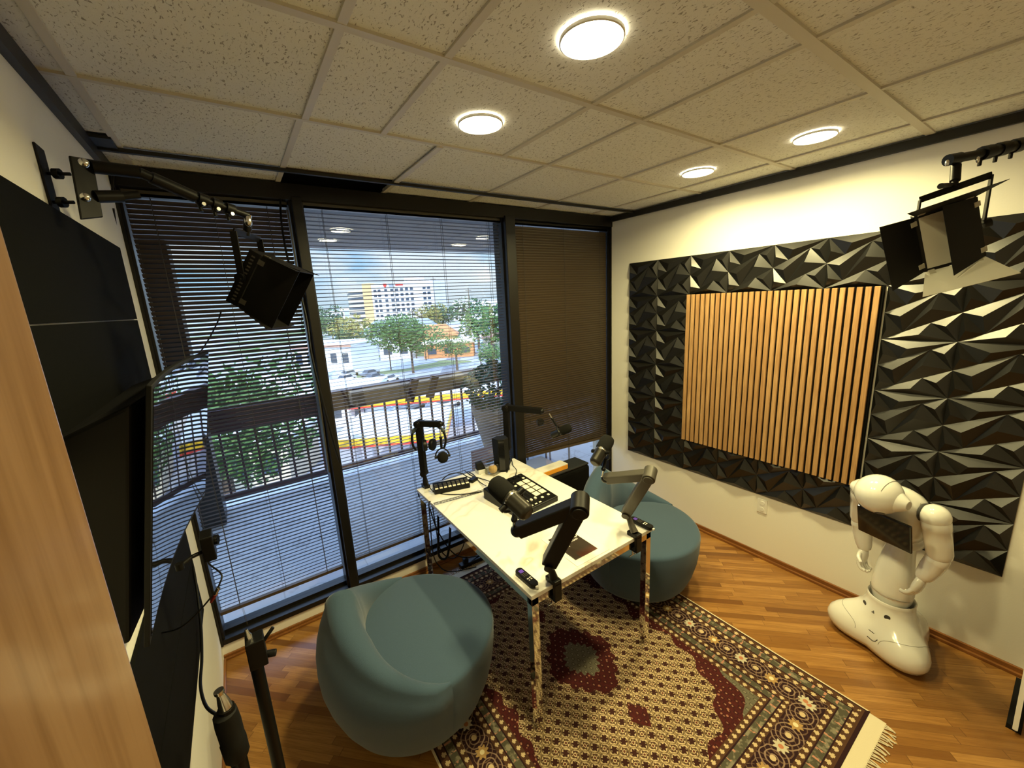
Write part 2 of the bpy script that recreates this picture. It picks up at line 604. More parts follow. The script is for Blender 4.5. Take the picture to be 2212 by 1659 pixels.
# ================================================================== the room
XL, XR, YW, YB, ZC = -0.36, 3.06, 2.72, -1.6, 2.743
M = MAT
struct('floor', MB().box((XL - .1, YB - .1, -0.06), (XR + .1, YW + .02, 0.0)), M['floor'])
struct('wall_left', MB().box((XL - .12, YB - .1, 0), (XL, YW + .25, 3.05)), M['white_wall'])
struct('wall_right', MB().box((XR, YB - .1, 0), (XR + .12, YW + .25, 3.05)), M['white_wall'])
struct('wall_back', MB().box((XL, YB - .12, 0), (XR, YB, 3.05)), M['white_wall'])
struct('wall_window', MB().box((XL, YW, 0), (XR, YW + .16, 0.095)), M['white_wall'])
struct('baseboard_right', MB().box((XR - .014, YB, 0), (XR, YW, 0.042)).box((XR - .03, YB, 0), (XR - .014, YW, 0.018)), M['basewood'], bevel=.003)
struct('baseboard_window', MB().box((XL, YW - .014, 0), (XR - .03, YW, 0.028)).box((XL, YW - .028, 0), (XR - .03, YW - .014, 0.014)), M['basewood'], bevel=.003)
struct('baseboard_left', MB().box((XL, 0.3, 0), (XL + .012, YW - .03, 0.02)), M['basewood'], bevel=.002)
# roof over the plenum and the black void above the tiles
struct('ceiling_2', MB().box((XL - .12, YB - .12, 3.05), (XR + .12, YW + .25, 3.12)), M['void'])
struct('wall_window_2', MB().box((XL, YW + .14, ZC), (XR, YW + .25, 3.05)), M['void'])

cells = MB()
barm = MB()
XA = [-.36, -.27, .35, .647, 1.258, 1.557, 2.165, 2.776, 3.06]
XB = [-.36, -.27, .334, .926, 1.551, 2.165, 2.776, 3.06]
ROWY = [(-1.6, -1.23, XA), (-1.23, -.62, XA), (-.62, -.01, XA), (-.01, .6, XA), (.6, 1.21, XA), (1.21, 1.82, XA), (1.82, 2.44, XB), (2.44, 2.72, XB)]
rnd = random.Random(3)
for (y0, y1, xs) in ROWY:
    for i in range(len(xs) - 1):
        x0, x1 = xs[i], xs[i + 1]
        if y0 > 2.4 and abs(x0 - .334) < .01: continue
        a, b = (y0, y1)
        if y0 == 1.82 and i == 0: b = 2.3
        j = [ZC + .008 + rnd.uniform(-.0015, .0015) for _ in range(4)]
        cells.hexa([(x0, a, j[0]), (x1, a, j[1]), (x1, b, j[2]), (x0, b, j[3]), (x0, a, ZC + .03), (x1, a, ZC + .03), (x1, b, ZC + .03), (x0, b, ZC + .03)])
    for x in xs[1:-1]:
        barm.box((x - .012, y0, ZC), (x + .012, y1, ZC + .009))
for (y, w, xa, xb) in ((-1.23, .024, XL, XR), (-.62, .024, XL, XR), (-.01, .03, XL, XR), (.6, .036, XL, XR), (1.21, .026, XL, XR), (1.82, .018, XL, XR)):
    barm.box((xa, y - w / 2, ZC - .001), (xb, y + w / 2, ZC + .009))
barm.box((.9, 1.83, ZC - .006), (.93, 2.43, ZC))
struct('ceiling', cells, M['ceiling'])
struct('trim_1', barm, M['tbar'])
struct('trim_2', MB().box((XL, 2.43, ZC - .016), (XR, 2.452, ZC)), M['trim_black'])
struct('trim_3', MB().box((XR - .02, YB, 2.698), (XR, YW, ZC)), M['trim_black'])
struct('trim_4', MB().box((XL, YB, 2.69), (XL + .022, 2.66, ZC)), M['trim_black'])
# ragged duct edge seen through the missing tile
struct('trim_5', MB().box((.36, 2.58, 2.80), (.9, 2.62, 2.86)).cyl((.36, 2.52, 2.86), (.9, 2.6, 2.84), .03), pbr('duct_brown', (.12, .06, .03), .7))
struct('dark_hole_plate', MB().box((-.352, 2.31, 2.735), (-.275, 2.45, 2.75)), M['trim_black'])  # black plate standing in for the darkness of the open corner hole

# ------------------------------------------------------------------ windows
struct('trim_7', MB().box((XL, YW - .03, 2.655), (XR, YW + .14, ZC)).box((XL, YW - .012, .095), (XR, YW + .14, .128)), M['bronze'], bevel=.002)
BAY = [(-.348, .385), (.437, 1.84), (1.93, 3.05)]
for k, (a, b) in enumerate(BAY):
    fr = MB()
    for (p, q) in ((a, a + .012), (b - .012, b)):
        fr.box((p, YW - .0, .128), (q, YW + .12, 2.655))
    fr.box((a, YW + .05, .128), (b, YW + .12, .15)).box((a, YW + .05, 2.64), (b, YW + .12, 2.655))
    w = struct('window_%d' % (k + 1), fr, M['bronze'])
    MB().box((a + .012, YW + .085, .15), (b - .012, YW + .088, 2.64)).build('pane', M['glass'], w, local=True)
struct('trim_8', MB().box((.385, YW - .045, .095), (.437, YW + .13, 2.67)), M['bronze'], bevel=.003)
struct('trim_9', MB().box((1.84, YW - .045, .095), (1.93, YW + .13, 2.67)), M['bronze'], bevel=.003)
struct('trim_10', MB().box((XL, YW - .02, .095), (-.348, YW + .13, 2.67)).box((3.05, YW - .02, .095), (XR, YW + .13, 2.67)), M['bronze'])


def blind(a, b, ztop, zl, zr, tilt, label, pitch=.0235, wand=True, rail=None):
    t = thing('window_blind', label, 'blind', ((a + b) / 2, YW + .03, ztop), 'horizontal slat blinds hung in the window')
    yc = YW + .03
    (MB().box((a, yc - .018, ztop), (b, yc + .018, ztop + .014)).box((a, yc - .018, ztop), (b, yc - .016, ztop + .03)).box((a, yc + .016, ztop), (b, yc + .018, ztop + .03))).build('headrail', rail or M['grey_metal'], t)
    s = MB()
    z = ztop - .02
    i = 0
    r = random.Random(int(a * 100))
    while z > min(zl, zr) + .02:
        tl = tilt + r.uniform(-.02, .02)
        c, sn = math.cos(tl), math.sin(tl)
        # slanted lower end: rest each slat on the rail
        def zz(x): return max(z, zl + (zr - zl) * (x - a) / (b - a) + .012)
        pr = [(-.0125, 0.0), (-.005, .0016), (.005, .0016), (.0125, 0)]
        top = [(u * c - w * sn, u * sn * -1 + w * c) for u, w in pr]
        ring = [(u, w) for u, w in top] + [(u, w - .0005) for u, w in reversed(top)]
        s.rings([[(a + .004, yc + u, zz(a) + w) for u, w in ring], [(b - .004, yc + u, zz(b) + w) for u, w in ring]])
        z -= pitch; i += 1
        if z < max(zl, zr) + .01 and zl == zr: break
    s.build('slats', M['slat'], t)
    MB().hexa([(a, yc - .013, zl - .012), (b, yc - .013, zr - .012), (b, yc + .013, zr - .012), (a, yc + .013, zl - .012), (a, yc - .013, zl + .008), (b, yc - .013, zr + .008), (b, yc + .013, zr + .008), (a, yc + .013, zl + .008)]).build('bottom_rail', M['slat'], t)
    n = 3 if b - a < 1.2 else 4
    for j in range(n):
        x = a + .1 + (b - a - .2) * j / (n - 1)
        zb = zl + (zr - zl) * (x - a) / (b - a)
        MB().box((x - .0012, yc - .0145, zb), (x + .0012, yc - .0135, ztop)).box((x - .0012, yc + .0135, zb), (x + .0012, yc + .0145, ztop)).build('ladder_cord', M['cord'], t)
    return t


blind(BAY[0][0] + .014, BAY[0][1] - .02, 2.62, .285, .285, .73, 'half open slat blind in the narrow bay beside the television')
blind(BAY[1][0] + .014, BAY[1][1] - .014, 2.625, .30, .30, .12, 'wide open slat blind across the middle bay with the city view')
blind(BAY[2][0] + .014, BAY[2][1] - .014, 2.62, .655, .585, 1.24, 'closed brown slat blind stopping short above the black case', pitch=.0212, rail=M['bronze'])
# pull cord with a loop, wands
t = thing('blind_pull', 'thin pull cord with a small loop hanging beside the second mullion', 'pull cord', (1.79, YW, 2.6))
MB().tube([(1.79, YW, 2.62), (1.792, YW, 2.30)], .0016, 6).build('cord', M['cord'], t)
MB().tube([(1.792, YW, 2.30), (1.802, YW, 2.275), (1.792, YW, 2.245), (1.782, YW, 2.275), (1.792, YW, 2.30)], .002, 6).build('loop', M['cord'], t)
tag(MB().tube([(.36, YW - .02, 2.6), (.364, YW - .03, 2.0), (.372, YW - .03, 1.5), (.366, YW - .02, 1.0)], .0045, 6).build('blind_wand', M['grey_metal'], smooth=60), 'pale blind wand hanging against the first mullion', 'blind wand')

# ------------------------------------------------------------------ ceiling lights
WARM = (1.0, 0.85, 0.38)
em, eb = newmat('lamp_lens')
eb.inputs['Base Color'].default_value = (1, 1, 1, 1)
eb.inputs['Emission Color'].default_value = (1, .9, .62, 1); eb.inputs['Emission Strength'].default_value = 30
lbl = ['round recessed ceiling light nearest the camera, largest in the picture', 'round recessed ceiling light over the table, nearer the window',
       'round recessed ceiling light above the wooden slat panel', 'round recessed ceiling light near the far end of the relief wall']
for (x, y), lb in zip(((.96, .92), (.96, 1.54), (2.5, .91), (2.5, 1.52)), lbl):
    t = thing('ceiling_light', lb, 'ceiling light', (x, y, ZC), 'recessed ceiling lights')
    MB().rings([[(x + r * math.cos(a * PI / 16), y + r * math.sin(a * PI / 16), z) for a in range(32)] for r, z in ((.092, ZC + .004), (.092, ZC - .004), (.088, ZC - .006), (.085, ZC - .001))], cap=False).build('trim_ring', M['white_plastic'], t, smooth=40)
    MB().cyl((x, y, ZC - .002), (x, y, ZC + .004), .086, n=32).build('lens', em, t)
    ld = bpy.data.lights.new('lamp', 'AREA'); ld.shape = 'DISK'; ld.size = .172; ld.spread = math.radians(163); ld.energy = LAMP; ld.color = WARM
    lo = bpy.data.objects.new('lamp', ld); COL.objects.link(lo); lo.parent = t; lo.location = (0, 0, -.0065)

# ------------------------------------------------------------------ relief wall panel
yt, zt, T = 2.485, 2.305, .30
g = MB()
Vn = dict(TL=(0, 0), TR=(1, 0), ML=(0, .5), MR=(1, .5), BL=(0, 1), BR=(1, 1), S1=(.69, .155), Q1=(.29, .355), S2=(.64, .68), Q2=(.29, .855))
TRI = [('TL', 'TR', 'Q1', (.40, .15)), ('TL', 'Q1', 'ML', (.075, .27)), ('TR', 'S1', 'MR', (.88, .21)), ('S1', 'MR', 'Q2', (.63, .435)),
       ('ML', 'S1', 'Q2', (.24, .56)), ('ML', 'Q2', 'BL', (.075, .80)), ('MR', 'S2', 'BR', (.84, .73)), ('BL', 'S2', 'BR', (.52, .885))]
XF = XR - .006
for ci in range(8):
    for ri in range(6):
        if 2 <= ci <= 5 and 1 <= ri <= 4: continue
        def P3(u, v, h): return (XF - h, yt - T * (ci + u), zt - T * (ri + v))
        for a, b, c, p in TRI:
            A, B, C3 = P3(*Vn[a], 0), P3(*Vn[b], 0), P3(*Vn[c], 0)
            Q = P3(p[0], p[1], .026)
            g.add([A, B, C3, Q], [(0, 1, 3), (1, 2, 3), (2, 0, 3)])
y0, y1 = yt - 8 * T, yt
for (a, b, c, d) in ((y0, y1, zt - .001, zt), (y0, y1, zt - 1.8, zt - 1.799)):
    g.box((XF, a, c), (XR - .002, b, d))
for yy in (y0, y1 - .001): g.box((XF, yy, zt - 1.8), (XR - .002, yy + .001, zt))
me = g.build('acoustic_relief_panel', M['tile3d'])
# keep the facets facing the room
me.data.update()
tag(me, 'large black faceted relief panel covering the wall around the wooden slats', 'wall panel')
t = thing('wooden_slat_panel', 'light wooden slat panel on black backing in the middle of the relief wall', 'wall panel', (XR, 1.29, 1.4))
MB().box((XR - .03, .695, .79), (XR - .001, 1.885, 2.005)).build('backing', M['felt'], t)
s = MB()
for i in range(30):
    ya = 1.885 - .0397 * i
    s.box((XR - .046, ya - .027, .79), (XR - .03, ya, 2.005))
s.build('slats', M['slatwood'], t, bevel=.0015, seg=1)

t = thing('wall_outlet', 'white electrical outlet low on the wall beneath the relief panel', 'outlet', (XR, 1.23, .42))
MB().box((XR - .006, 1.195, .365), (XR, 1.265, .475)).build('cover_plate', M['white_plastic'], t, bevel=.002)
for dz in (.395, .445):
    MB().cyl((XR - .0085, 1.23, dz), (XR - .005, 1.23, dz), .016, n=20).build('socket', M['white_plastic'], t, smooth=40)

# black felt panels on the left wall
t = thing('acoustic_felt_panel', 'black felt acoustic panel high on the wall above the television', 'wall panel', (XL, 1.9, 2.05), 'black felt wall panels')
MB().box((XL + .002, .75, 2.038), (XL + .012, 2.475, 2.347)).build('felt_board', M['felt'], t, bevel=.002)
MB().box((XL + .002, .75, 1.75), (XL + .012, 2.475, 2.034)).build('felt_board', M['felt'], t, bevel=.002)
t = thing('acoustic_felt_panel', 'black felt acoustic panel low on the wall below the television', 'wall panel', (XL, 1.9, .87), 'black felt wall panels')
MB().box((XL + .002, .8, .868), (XL + .012, 2.40, 1.162)).build('felt_board', M['felt'], t, bevel=.002)
MB().box((XL + .002, .9, .575), (XL + .012, 2.38, .864)).build('felt_board', M['felt'], t, bevel=.002)

# the open door in front of the camera
hx_, hy_ = V((-.372, -.33)), V((-.118, .434))
dv = (hy_ - hx_).normalized(); nv = V((-dv.y, dv.x))
dd_ = MB().hexa([(*hx_, .01), (*hy_, .01), (*(hy_ + nv * .04), .01), (*(hx_ + nv * .04), .01), (*hx_, 2.45), (*hy_, 2.45), (*(hy_ + nv * .04), 2.45), (*(hx_ + nv * .04), 2.45)])
struct('door_1', dd_, M['doorwood'], bevel=.002)

# ------------------------------------------------------------------ exterior balcony
def mat_concrete():
    m, b = newmat('balcony_concrete')
    P, x, y, z = coords()
    n = noise_(P, 1.4, 5.0, .65)
    cr = step(.012, .0, abs_(noise_(vec(x * 1.0, y * 1.0, 2.0), 1.3, 4.0, .6) - .5))
    grid = max_(abs_(frac_(x / 0.6) - .5) > .492, abs_(frac_(y / 0.6) - .5) > .492)
    c = mix(n, (.66, .68, .72), (.86, .88, .92))
    c = mix(cr * .4, c, (.25, .25, .28))
    c = mix(grid * .35, c, (.25, .26, .3))
    put(b.inputs['Base Color'], c)
    b.inputs['Roughness'].default_value = .8
    return m


M['concrete'] = mat_concrete()
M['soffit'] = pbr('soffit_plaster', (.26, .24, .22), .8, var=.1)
M['maroon'] = pbr('maroon_paint', (.085, .03, .035), .4)
M['tan'] = pbr('tan_planter', (.40, .27, .16), .7, var=.15, vscale=6)
struct('balcony_floor', MB().box((-4, YW + .16, -.35), (9, 5.35, -.03)), M['concrete'])
struct('balcony_soffit', MB().box((-4, YW + .25, 2.70), (9, 5.0, 3.1)), M['soffit'])
struct('facade_wall', MB().box((-4, YW, -.35), (XL - .12, YW + .25, 3.1)).box((XR + .12, YW, -.35), (9, YW + .25, 3.1)), M['soffit'])
struct('building_block', MB().box((-4, -9, -13), (9, YW, -.36)).box((-4, -9, 3.2), (9, YW + 2.2, 6)), M['soffit'])
tag(MB().box((-.78, 4.7, -.03), (-.36, 5.05, 2.70)).build('balcony_column', M['bronze'], bevel=.01), kind='structure')
t = thing('balcony_railing', 'maroon metal railing with vertical bars along the balcony edge', 'railing', (1.3, 5.12, 0))
MB().box((-3.6, 5.04, .98), (8.6, 5.2, 1.075)).box((-3.6, 5.08, .83), (8.6, 5.16, .97)).build('top_rail', M['maroon'], t, bevel=.008)
MB().box((-3.6, 5.09, .06), (8.6, 5.15, .12)).build('bottom_rail', M['maroon'], t, bevel=.004)
for i in range(76):
    x = -3.5 + .16 * i
    MB().box((x - .011, 5.10, .12), (x + .011, 5.13, .84)).build('baluster', M['maroon'], t)


def leaves(mb, c, rad, n, size, rn, flat=1.0):
    for _ in range(n):
        d = V((rn.gauss(0, 1), rn.gauss(0, 1), rn.gauss(0, 1))).normalized()
        p = V(c) + V((d.x * rad[0], d.y * rad[1], d.z * rad[2])) * rn.uniform(.55, 1.0) ** .6
        a = V((rn.gauss(0, 1), rn.gauss(0, 1), rn.gauss(0, .7))).normalized(); b = a.orthogonal().normalized()
        s = size * rn.uniform(.6, 1.3)
        mb.add([p - a * s, p - b * s * .5, p + a * s, p + b * s * .5], [(0, 1, 2, 3)])


def mat_leaf(name, a, b):
    m, bs = newmat(name)
    P, x, y, z = coords()
    put(bs.inputs['Base Color'], mix(noise_(P, 3.0, 3.0), a, b))
    bs.inputs['Roughness'].default_value = .6
    return m


LF = [mat_leaf('leaf_mid', (.03, .085, .012), (.11, .21, .04)), mat_leaf('leaf_dark', (.016, .05, .01), (.05, .12, .03)), mat_leaf('leaf_olive', (.16, .16, .03), (.34, .28, .06))]
M['bark'] = pbr('bark', (.11, .075, .05), .9)
rn = random.Random(11)
t = thing('potted_shrub', 'leafy shrub in a tan tapered planter on the balcony corner', 'potted plant', (2.75, 4.35, -.03))
MB().lathe((2.75, 4.35, -.03), (0, 0, 1), [(0, .2), (.02, .22), (.6, .36), (.66, .38), (.70, .38), (.70, .34), (.62, .33)], 28).build('planter', M['tan'], t, smooth=40)
mb = MB(); leaves(mb, (2.75, 4.35, .95), (.5, .45, .32), 900, .045, rn); mb.build('foliage', LF[1], t)
t = thing('rail_reflection_box', 'long tan box along the balcony rail, standing in for a window reflection', 'planter', (2.0, 5.0, .95))
MB().box((1.02, 4.88, .90), (3.0, 5.03, 1.06)).build('box', M['tan'], t, bevel=.01)  # solid box added in place of the slat panel's reflection in the glass
mb = MB()
for x in (1.72, 2.0):
    mb.beam((x, 4.9, .82), (x + .1, 4.9, 1.10), .05, .1)
mb.build('bracket', M['maroon'], t)
t = thing('storage_carton', 'white cardboard carton outside the window behind the black case', 'carton', (2.35, 3.15, -.03), 'boxes outside the window')
MB().box((2.0, 3.05, -.03), (2.62, 3.35, .30)).build('box', pbr('pale_carton', (.62, .55, .5), .8), t, bevel=.004)
MB().box((2.43, 3.046, .10), (2.53, 3.05, .20)).build('label_sticker', M['paper'], t)
tag(MB().box((1.95, 3.42, -.03), (2.35, 3.75, .42)).build('storage_crate', pbr('brown_crate', (.28, .13, .08), .8), bevel=.004), 'brown crate outside behind the white carton', 'crate', 'boxes outside the window')
t = thing('folding_chair', 'grey metal garden chair frame standing on the balcony outside', 'chair', (2.85, 3.5, -.03))
f = MB()
for (p, q) in (((2.7, 3.35, -.03), (2.7, 3.35, .45)), ((3.05, 3.35, -.03), (3.05, 3.35, .45)), ((2.7, 3.7, -.03), (2.7, 3.75, .8)), ((3.05, 3.7, -.03), (3.05, 3.75, .8)), ((2.7, 3.75, .8), (3.05, 3.75, .8)), ((2.7, 3.72, .6), (3.05, 3.72, .6))):
    f.cyl(p, q, .012, n=8)
f.build('frame', pbr('blue_grey_metal', (.18, .22, .3), .4, .5), t, smooth=40)
MB().box((2.68, 3.33, .43), (3.07, 3.72, .46)).build('seat', pbr('blue_grey_mesh', (.25, .3, .4), .6), t, bevel=.01)
# ================================================================== television
t = thing('television', 'large black television on a wall arm, its glossy screen mirroring the blinds', 'television', (-.33, 1.57, 1.6))
TA, TB_, TC, TD = V((-.157, 1.122, 1.896)), V((-.091, 2.008, 1.896)), V((-.203, 2.016, 1.300)), V((-.269, 1.13, 1.300))
tw, th = (TB_ - TA).normalized(), (TA - TD).normalized()
tn = tw.cross(th).normalized()
if tn.x < 0: tn = -tn
W_, H_ = (TB_ - TA).length, (TA - TD).length


def tvp(s, u, k):   # s along the width 0..1, u up 0..1, k out of the screen
    sag = -.022 * (1 - (2 * s - 1) ** 2)
    return TD + tw * W_ * s + th * H_ * u + tn * (sag + k)


N = 16
def tvring(s, u0, u1, k0, k1): return [tvp(s, u0, k0), tvp(s, u1, k0), tvp(s, u1, k1), tvp(s, u0, k1)]
MB().rings([tvring(i / N, 0, 1, -.014, -.003) for i in range(N + 1)]).build('bezel', M['black_matte'], t, smooth=30, bevel=.002)
scm, sb = newmat('tv_screen')
sb.inputs['Base Color'].default_value = (.006, .006, .008, 1); sb.inputs['Roughness'].default_value = .02; sb.inputs['IOR'].default_value = 2.3; sb.inputs['Specular IOR Level'].default_value = .75
MB().rings([tvring(.012 + .976 * i / N, .03, .985, -.004, -.001) for i in range(N + 1)]).build('screen', scm, t, smooth=30)
bk = [tvp(.01, .02, -.038), tvp(.97, .02, -.038), tvp(.97, .93, -.038), tvp(.01, .93, -.038)]
bk2 = [V((-.338, p.y + (.01 if i in (0, 3) else -.03), p.z - (.0 if i < 2 else .06))) for i, p in enumerate(bk)]
MB().hexa([bk2[0], bk2[1], bk[1], bk[0], bk2[3], bk2[2], bk[2], bk[3]]).build('back_housing', M['black_matte'], t, bevel=.008)
MB().box((XL, 1.35, 1.42), (XL + .015, 1.75, 1.72)).beam((-.345, 1.5, 1.6), (-.27, 1.55, 1.6), .05, .04).build('wall_mount', M['black_metal'], t, bevel=.002)

t = thing('clip_camera', 'small black camera on a short arm clipped beside the television corner', 'camera', (-.2, 1.68, 1.22))
p0, p1, p2 = at(388, 1224, d=1.33), at(414, 1203, d=1.38), at(446, 1188, d=1.42)
MB().cyl(p0, p1, .007, n=10).cyl(p1, p2, .007, n=10).cyl(p0 + V((0, 0, -.01)), p0 + V((0, 0, .012)), .012, n=12).build('arm', M['black_metal'], t, smooth=40)
MB().obox(at(450, 1178, d=1.42), (.018, 0, 0), (0, .026, .005), (0, -.008, .05)).build('body', M['black'], t, bevel=.004)
MB().cyl(at(449, 1176, d=1.42) + V((.012, 0, .01)), at(449, 1176, d=1.42) + V((.032, -.004, .01)), .017, n=18).build('lens', M['black_gloss'], t, smooth=40)
tag(MB().tube([at(448, 1200, d=1.42), at(452, 1218, d=1.41), at(478, 1240, d=1.38), at(474, 1262, d=1.36), at(462, 1282, d=1.35), at(430, 1320, d=1.33), at(390, 1355, d=1.31), at(345, 1368, d=1.30)], .0028, 8).build('camera_cable', M['black'], smooth=60),
    'black cable looping down from the small clipped camera', 'cable')
t = thing('cable_plug', 'silver and black cable plug hanging beneath the clipped camera', 'plug', at(470, 1275, d=1.355))
MB().cyl(at(472, 1270, d=1.355), at(465, 1284, d=1.355), .006, n=12).build('metal_sleeve', M['steel'], t, smooth=40)
MB().cyl(at(465, 1284, d=1.355), at(456, 1301, d=1.355), .007, .004, n=12).build('grip', M['redcable'], t, smooth=40)
tag(MB().tube([at(404, 1178, d=2.03), at(420, 1240, d=1.93), at(433, 1340, d=1.8), at(436, 1420, d=1.66), at(433, 1480, d=1.55), at(445, 1525, d=1.45), at(472, 1547, d=1.35)], .0055, 8).build('wall_cable', M['black'], smooth=60),
    'thick black cable running down the cream wall to the taped stand', 'cable')
tag(MB().tube([at(243, 330, d=1.85), at(244, 400, d=1.85), at(240, 460, d=1.9), at(252, 560, d=1.95), at(275, 660, d=2.0), at(330, 750, d=2.08), at(352, 800, d=2.12)], .005, 8).build('dangling_cable', M['black'], smooth=60),
    'black cable hanging from the ceiling corner down beside the narrow blind', 'cable')
tag(MB().tube([at(245, 450, d=1.8), at(262, 560, d=1.88), at(290, 680, d=1.95), at(318, 745, d=2.0), at(326, 800, d=2.0)], .004, 8).build('dangling_cable', M['black'], smooth=60),
    'second thinner black cable following the cream wall edge near the felt panel', 'cable')
tag(MB().tube([at(606, 385, d=2.25), at(607, 470, d=2.22), at(622, 560, d=2.15), at(650, 640, d=2.1), at(664, 700, d=2.1), at(672, 760, d=2.1), at(690, 840, d=2.12), at(722, 960, d=2.2), at(735, 1000, d=2.25)], .006, 8).build('mullion_cable', M['black'], smooth=60),
    'black cable dropping from the ceiling along the first window mullion', 'cable')
tag(MB().tube([at(478, 672, d=1.55), at(468, 700, d=1.6), at(440, 750, d=1.7), at(405, 790, d=1.8), at(360, 815, d=1.85)], .0028, 8).build('lamp_cable', M['black'], smooth=60),
    'thin black cable sagging from the tilted studio light to the television', 'cable')

# ================================================================== studio lights on wall arms
M['diffuser'] = pbr('diffuser_white', (.5, .48, .42), .35)
M['silver_leaf'] = pbr('silver_leaf', (.62, .6, .52), .4)
M['hinge_pale'] = pbr('hinge_pale', (.45, .42, .34), .45)


def studio_light(label, c, fh, pitch, w, h, doors, dlen, hang, thick=.045, roll=0.0, silver=None):
    """c: middle of the face; fh: level facing direction; doors: opening angle of near, far, top and bottom leaf"""
    c = V(c); fh = V(fh).normalized(); Z = V((0, 0, 1))
    f = fh * math.cos(pitch) - Z * math.sin(pitch)
    u = Z * math.cos(pitch) + fh * math.sin(pitch)
    s = f.cross(u)
    u, s = u * math.cos(roll) + s * math.sin(roll), s * math.cos(roll) - u * math.sin(roll)
    t = thing('studio_light', label, 'studio light', c, 'studio lights on wall arms')
    MB().obox(c - f * thick / 2, s * w / 2, u * h / 2, f * thick / 2).build('body', M['black_metal'], t, bevel=.003)
    MB().obox(c + f * .0005, s * (w / 2 - .012), u * (h / 2 - .012), f * .001).build('diffuser', M['diffuser'], t)
    for sd in (-1, 1):
        v = MB()
        for i in range(14):
            p = c - f * thick * .5 + u * (h * (i - 6.5) / 16) + s * sd * (w / 2 + .0006)
            v.obox(p, s * .0008, u * .0028, f * .006)
        v.build('vent_row', M['grey_metal'], t)
    for nm, (ed, al, half, base) in dict(near=(s, u, h / 2, w / 2), far=(-s, u, h / 2, w / 2), top=(u, s, w / 2, h / 2), bottom=(-u, s, w / 2, h / 2)).items():
        an = doors[nm]
        d = f * math.cos(an) + ed * math.sin(an)       # leaf direction from its hinge
        hp = c + ed * base + f * .004
        nrm = al.cross(d)
        fl = .018 * (1 if nm in ('near', 'far') else 2.2)
        q = [hp - al * half * .97, hp + al * half * .97, hp + al * (half + fl) + d * dlen, hp - al * (half + fl) + d * dlen]
        lf = MB().hexa([p - nrm * .0008 for p in q] + [p + nrm * .0008 for p in q]).build('barn_door', M['silver_leaf'] if nm == silver else M['black_metal'], t)
        for k in (-.75, .75):
            MB().obox(hp + al * half * k + d * .006, al * .009, d * .011, nrm * .003).build('hinge', M['hinge_pale'] if silver else M['grey_metal'], lf)
    # yoke and spigot up to the arm's end
    hang = V(hang)
    sd = s * (w / 2 + .012)
    mid = c - f * thick * .5
    top = mid + u * 0 + Z * (h / 2 + .055)
    yk = MB()
    yk.beam(mid + sd, top + sd * .98, .006, .024, up=f).beam(mid - sd, top - sd * .98, .006, .024, up=f).beam(top - sd, top + sd, .024, .006, up=f)
    yk.build('yoke', M['black_metal'], t, bevel=.002)
    MB().cyl(top, hang, .010, n=14).cyl(top + (hang - top) * .25, top + (hang - top) * .8, .015, n=14).build('spigot', M['black_metal'], t, smooth=40)
    MB().cyl(mid + sd, mid + sd * 1.2, .016, n=14).build('knob', M['black'], t, smooth=40)
    MB().cyl(mid - sd, mid - sd * 1.2, .016, n=14).build('knob', M['black'], t, smooth=40)
    MB().cyl(top + (hang - top) * .9, top + (hang - top) * 1.05, .012, n=12).build('collar', M['steel'], t, smooth=40)
    return t


Rv, Fv = V((.8195, -.5708, 0)).normalized(), V((.5506, .809, 0)).normalized()
endL = at(536, 466, d=1.50)
studio_light('tilted black studio light hanging in front of the narrow blind', at(563, 610, d=1.56), Rv + Fv * .12, math.radians(33), .17, .215,
             dict(near=.0, far=-.15, top=.1, bottom=.1), .135, endL)
endR = at(2066, 346, d=1.5)
studio_light('black studio light with open flaps in front of the relief panel', at(2050, 510, d=1.5), -Rv * .5 - Fv * .86, math.radians(13), .165, .225,
             dict(near=1.0, far=-.95, top=.33, bottom=.45), .13, endR, roll=.30, silver='bottom')

t = thing('lamp_bracket', 'black articulated arm bracket holding the tilted studio light by the blind', 'bracket', (XL, 1.7, 2.42), 'wall brackets for the studio lights')
a0, a1 = at(92, 330, x=XL + .006), at(128, 470, x=XL + .006)
pc = at(105, 400, x=XL + .003)
MB().box((XL, pc.y - .035, pc.z - .10), (XL + .006, pc.y + .035, pc.z + .10)).build('wall_plate', M['black_metal'], t, bevel=.008)
q1, q2 = at(152, 376, d=1.12), at(160, 437, d=1.12)
w1, w2 = V((XL, q1.y + .02, q1.z)), V((XL, q2.y + .02, q2.z))
MB().cyl(w1, q1, .0045, n=10).cyl(w2, q2, .0045, n=10).build('threaded_rod', M['black_metal'], t, smooth=40)
for (w_, q_) in ((w1, q1), (w2, q2)):
    MB().cyl((w_ + q_) / 2 - (q_ - w_) * .12, (w_ + q_) / 2 + (q_ - w_) * .12, .014, n=12).build('knob', M['black'], t, smooth=40)
c4 = [at(148, 336, d=1.10), at(200, 345, d=1.16), at(222, 470, d=1.16), at(174, 475, d=1.10)]
nn = (c4[1] - c4[0]).cross(c4[3] - c4[0]).normalized() * .003
MB().hexa([p - nn for p in c4] + [p + nn for p in c4]).build('clamp_plate', M['black_metal'], t, bevel=.006)
for (u, v) in ((181, 352), (184, 426)):
    p = at(u, v, d=1.10); MB().ball(p, .012, .012, .012, 14, 8).build('bolt', M['steel'], t, smooth=60)
b1, b2, b3 = at(200, 360, d=1.15), at(300, 372, d=1.22), at(420, 425, d=1.35)
MB().cyl(b1, b2, .018, n=14).cyl(at(205, 425, d=1.15), at(262, 424, d=1.2), .017, n=14).cyl(at(262, 424, d=1.2), at(300, 420, d=1.23), .012, n=12).build('lower_tube', M['black_metal'], t, smooth=40)
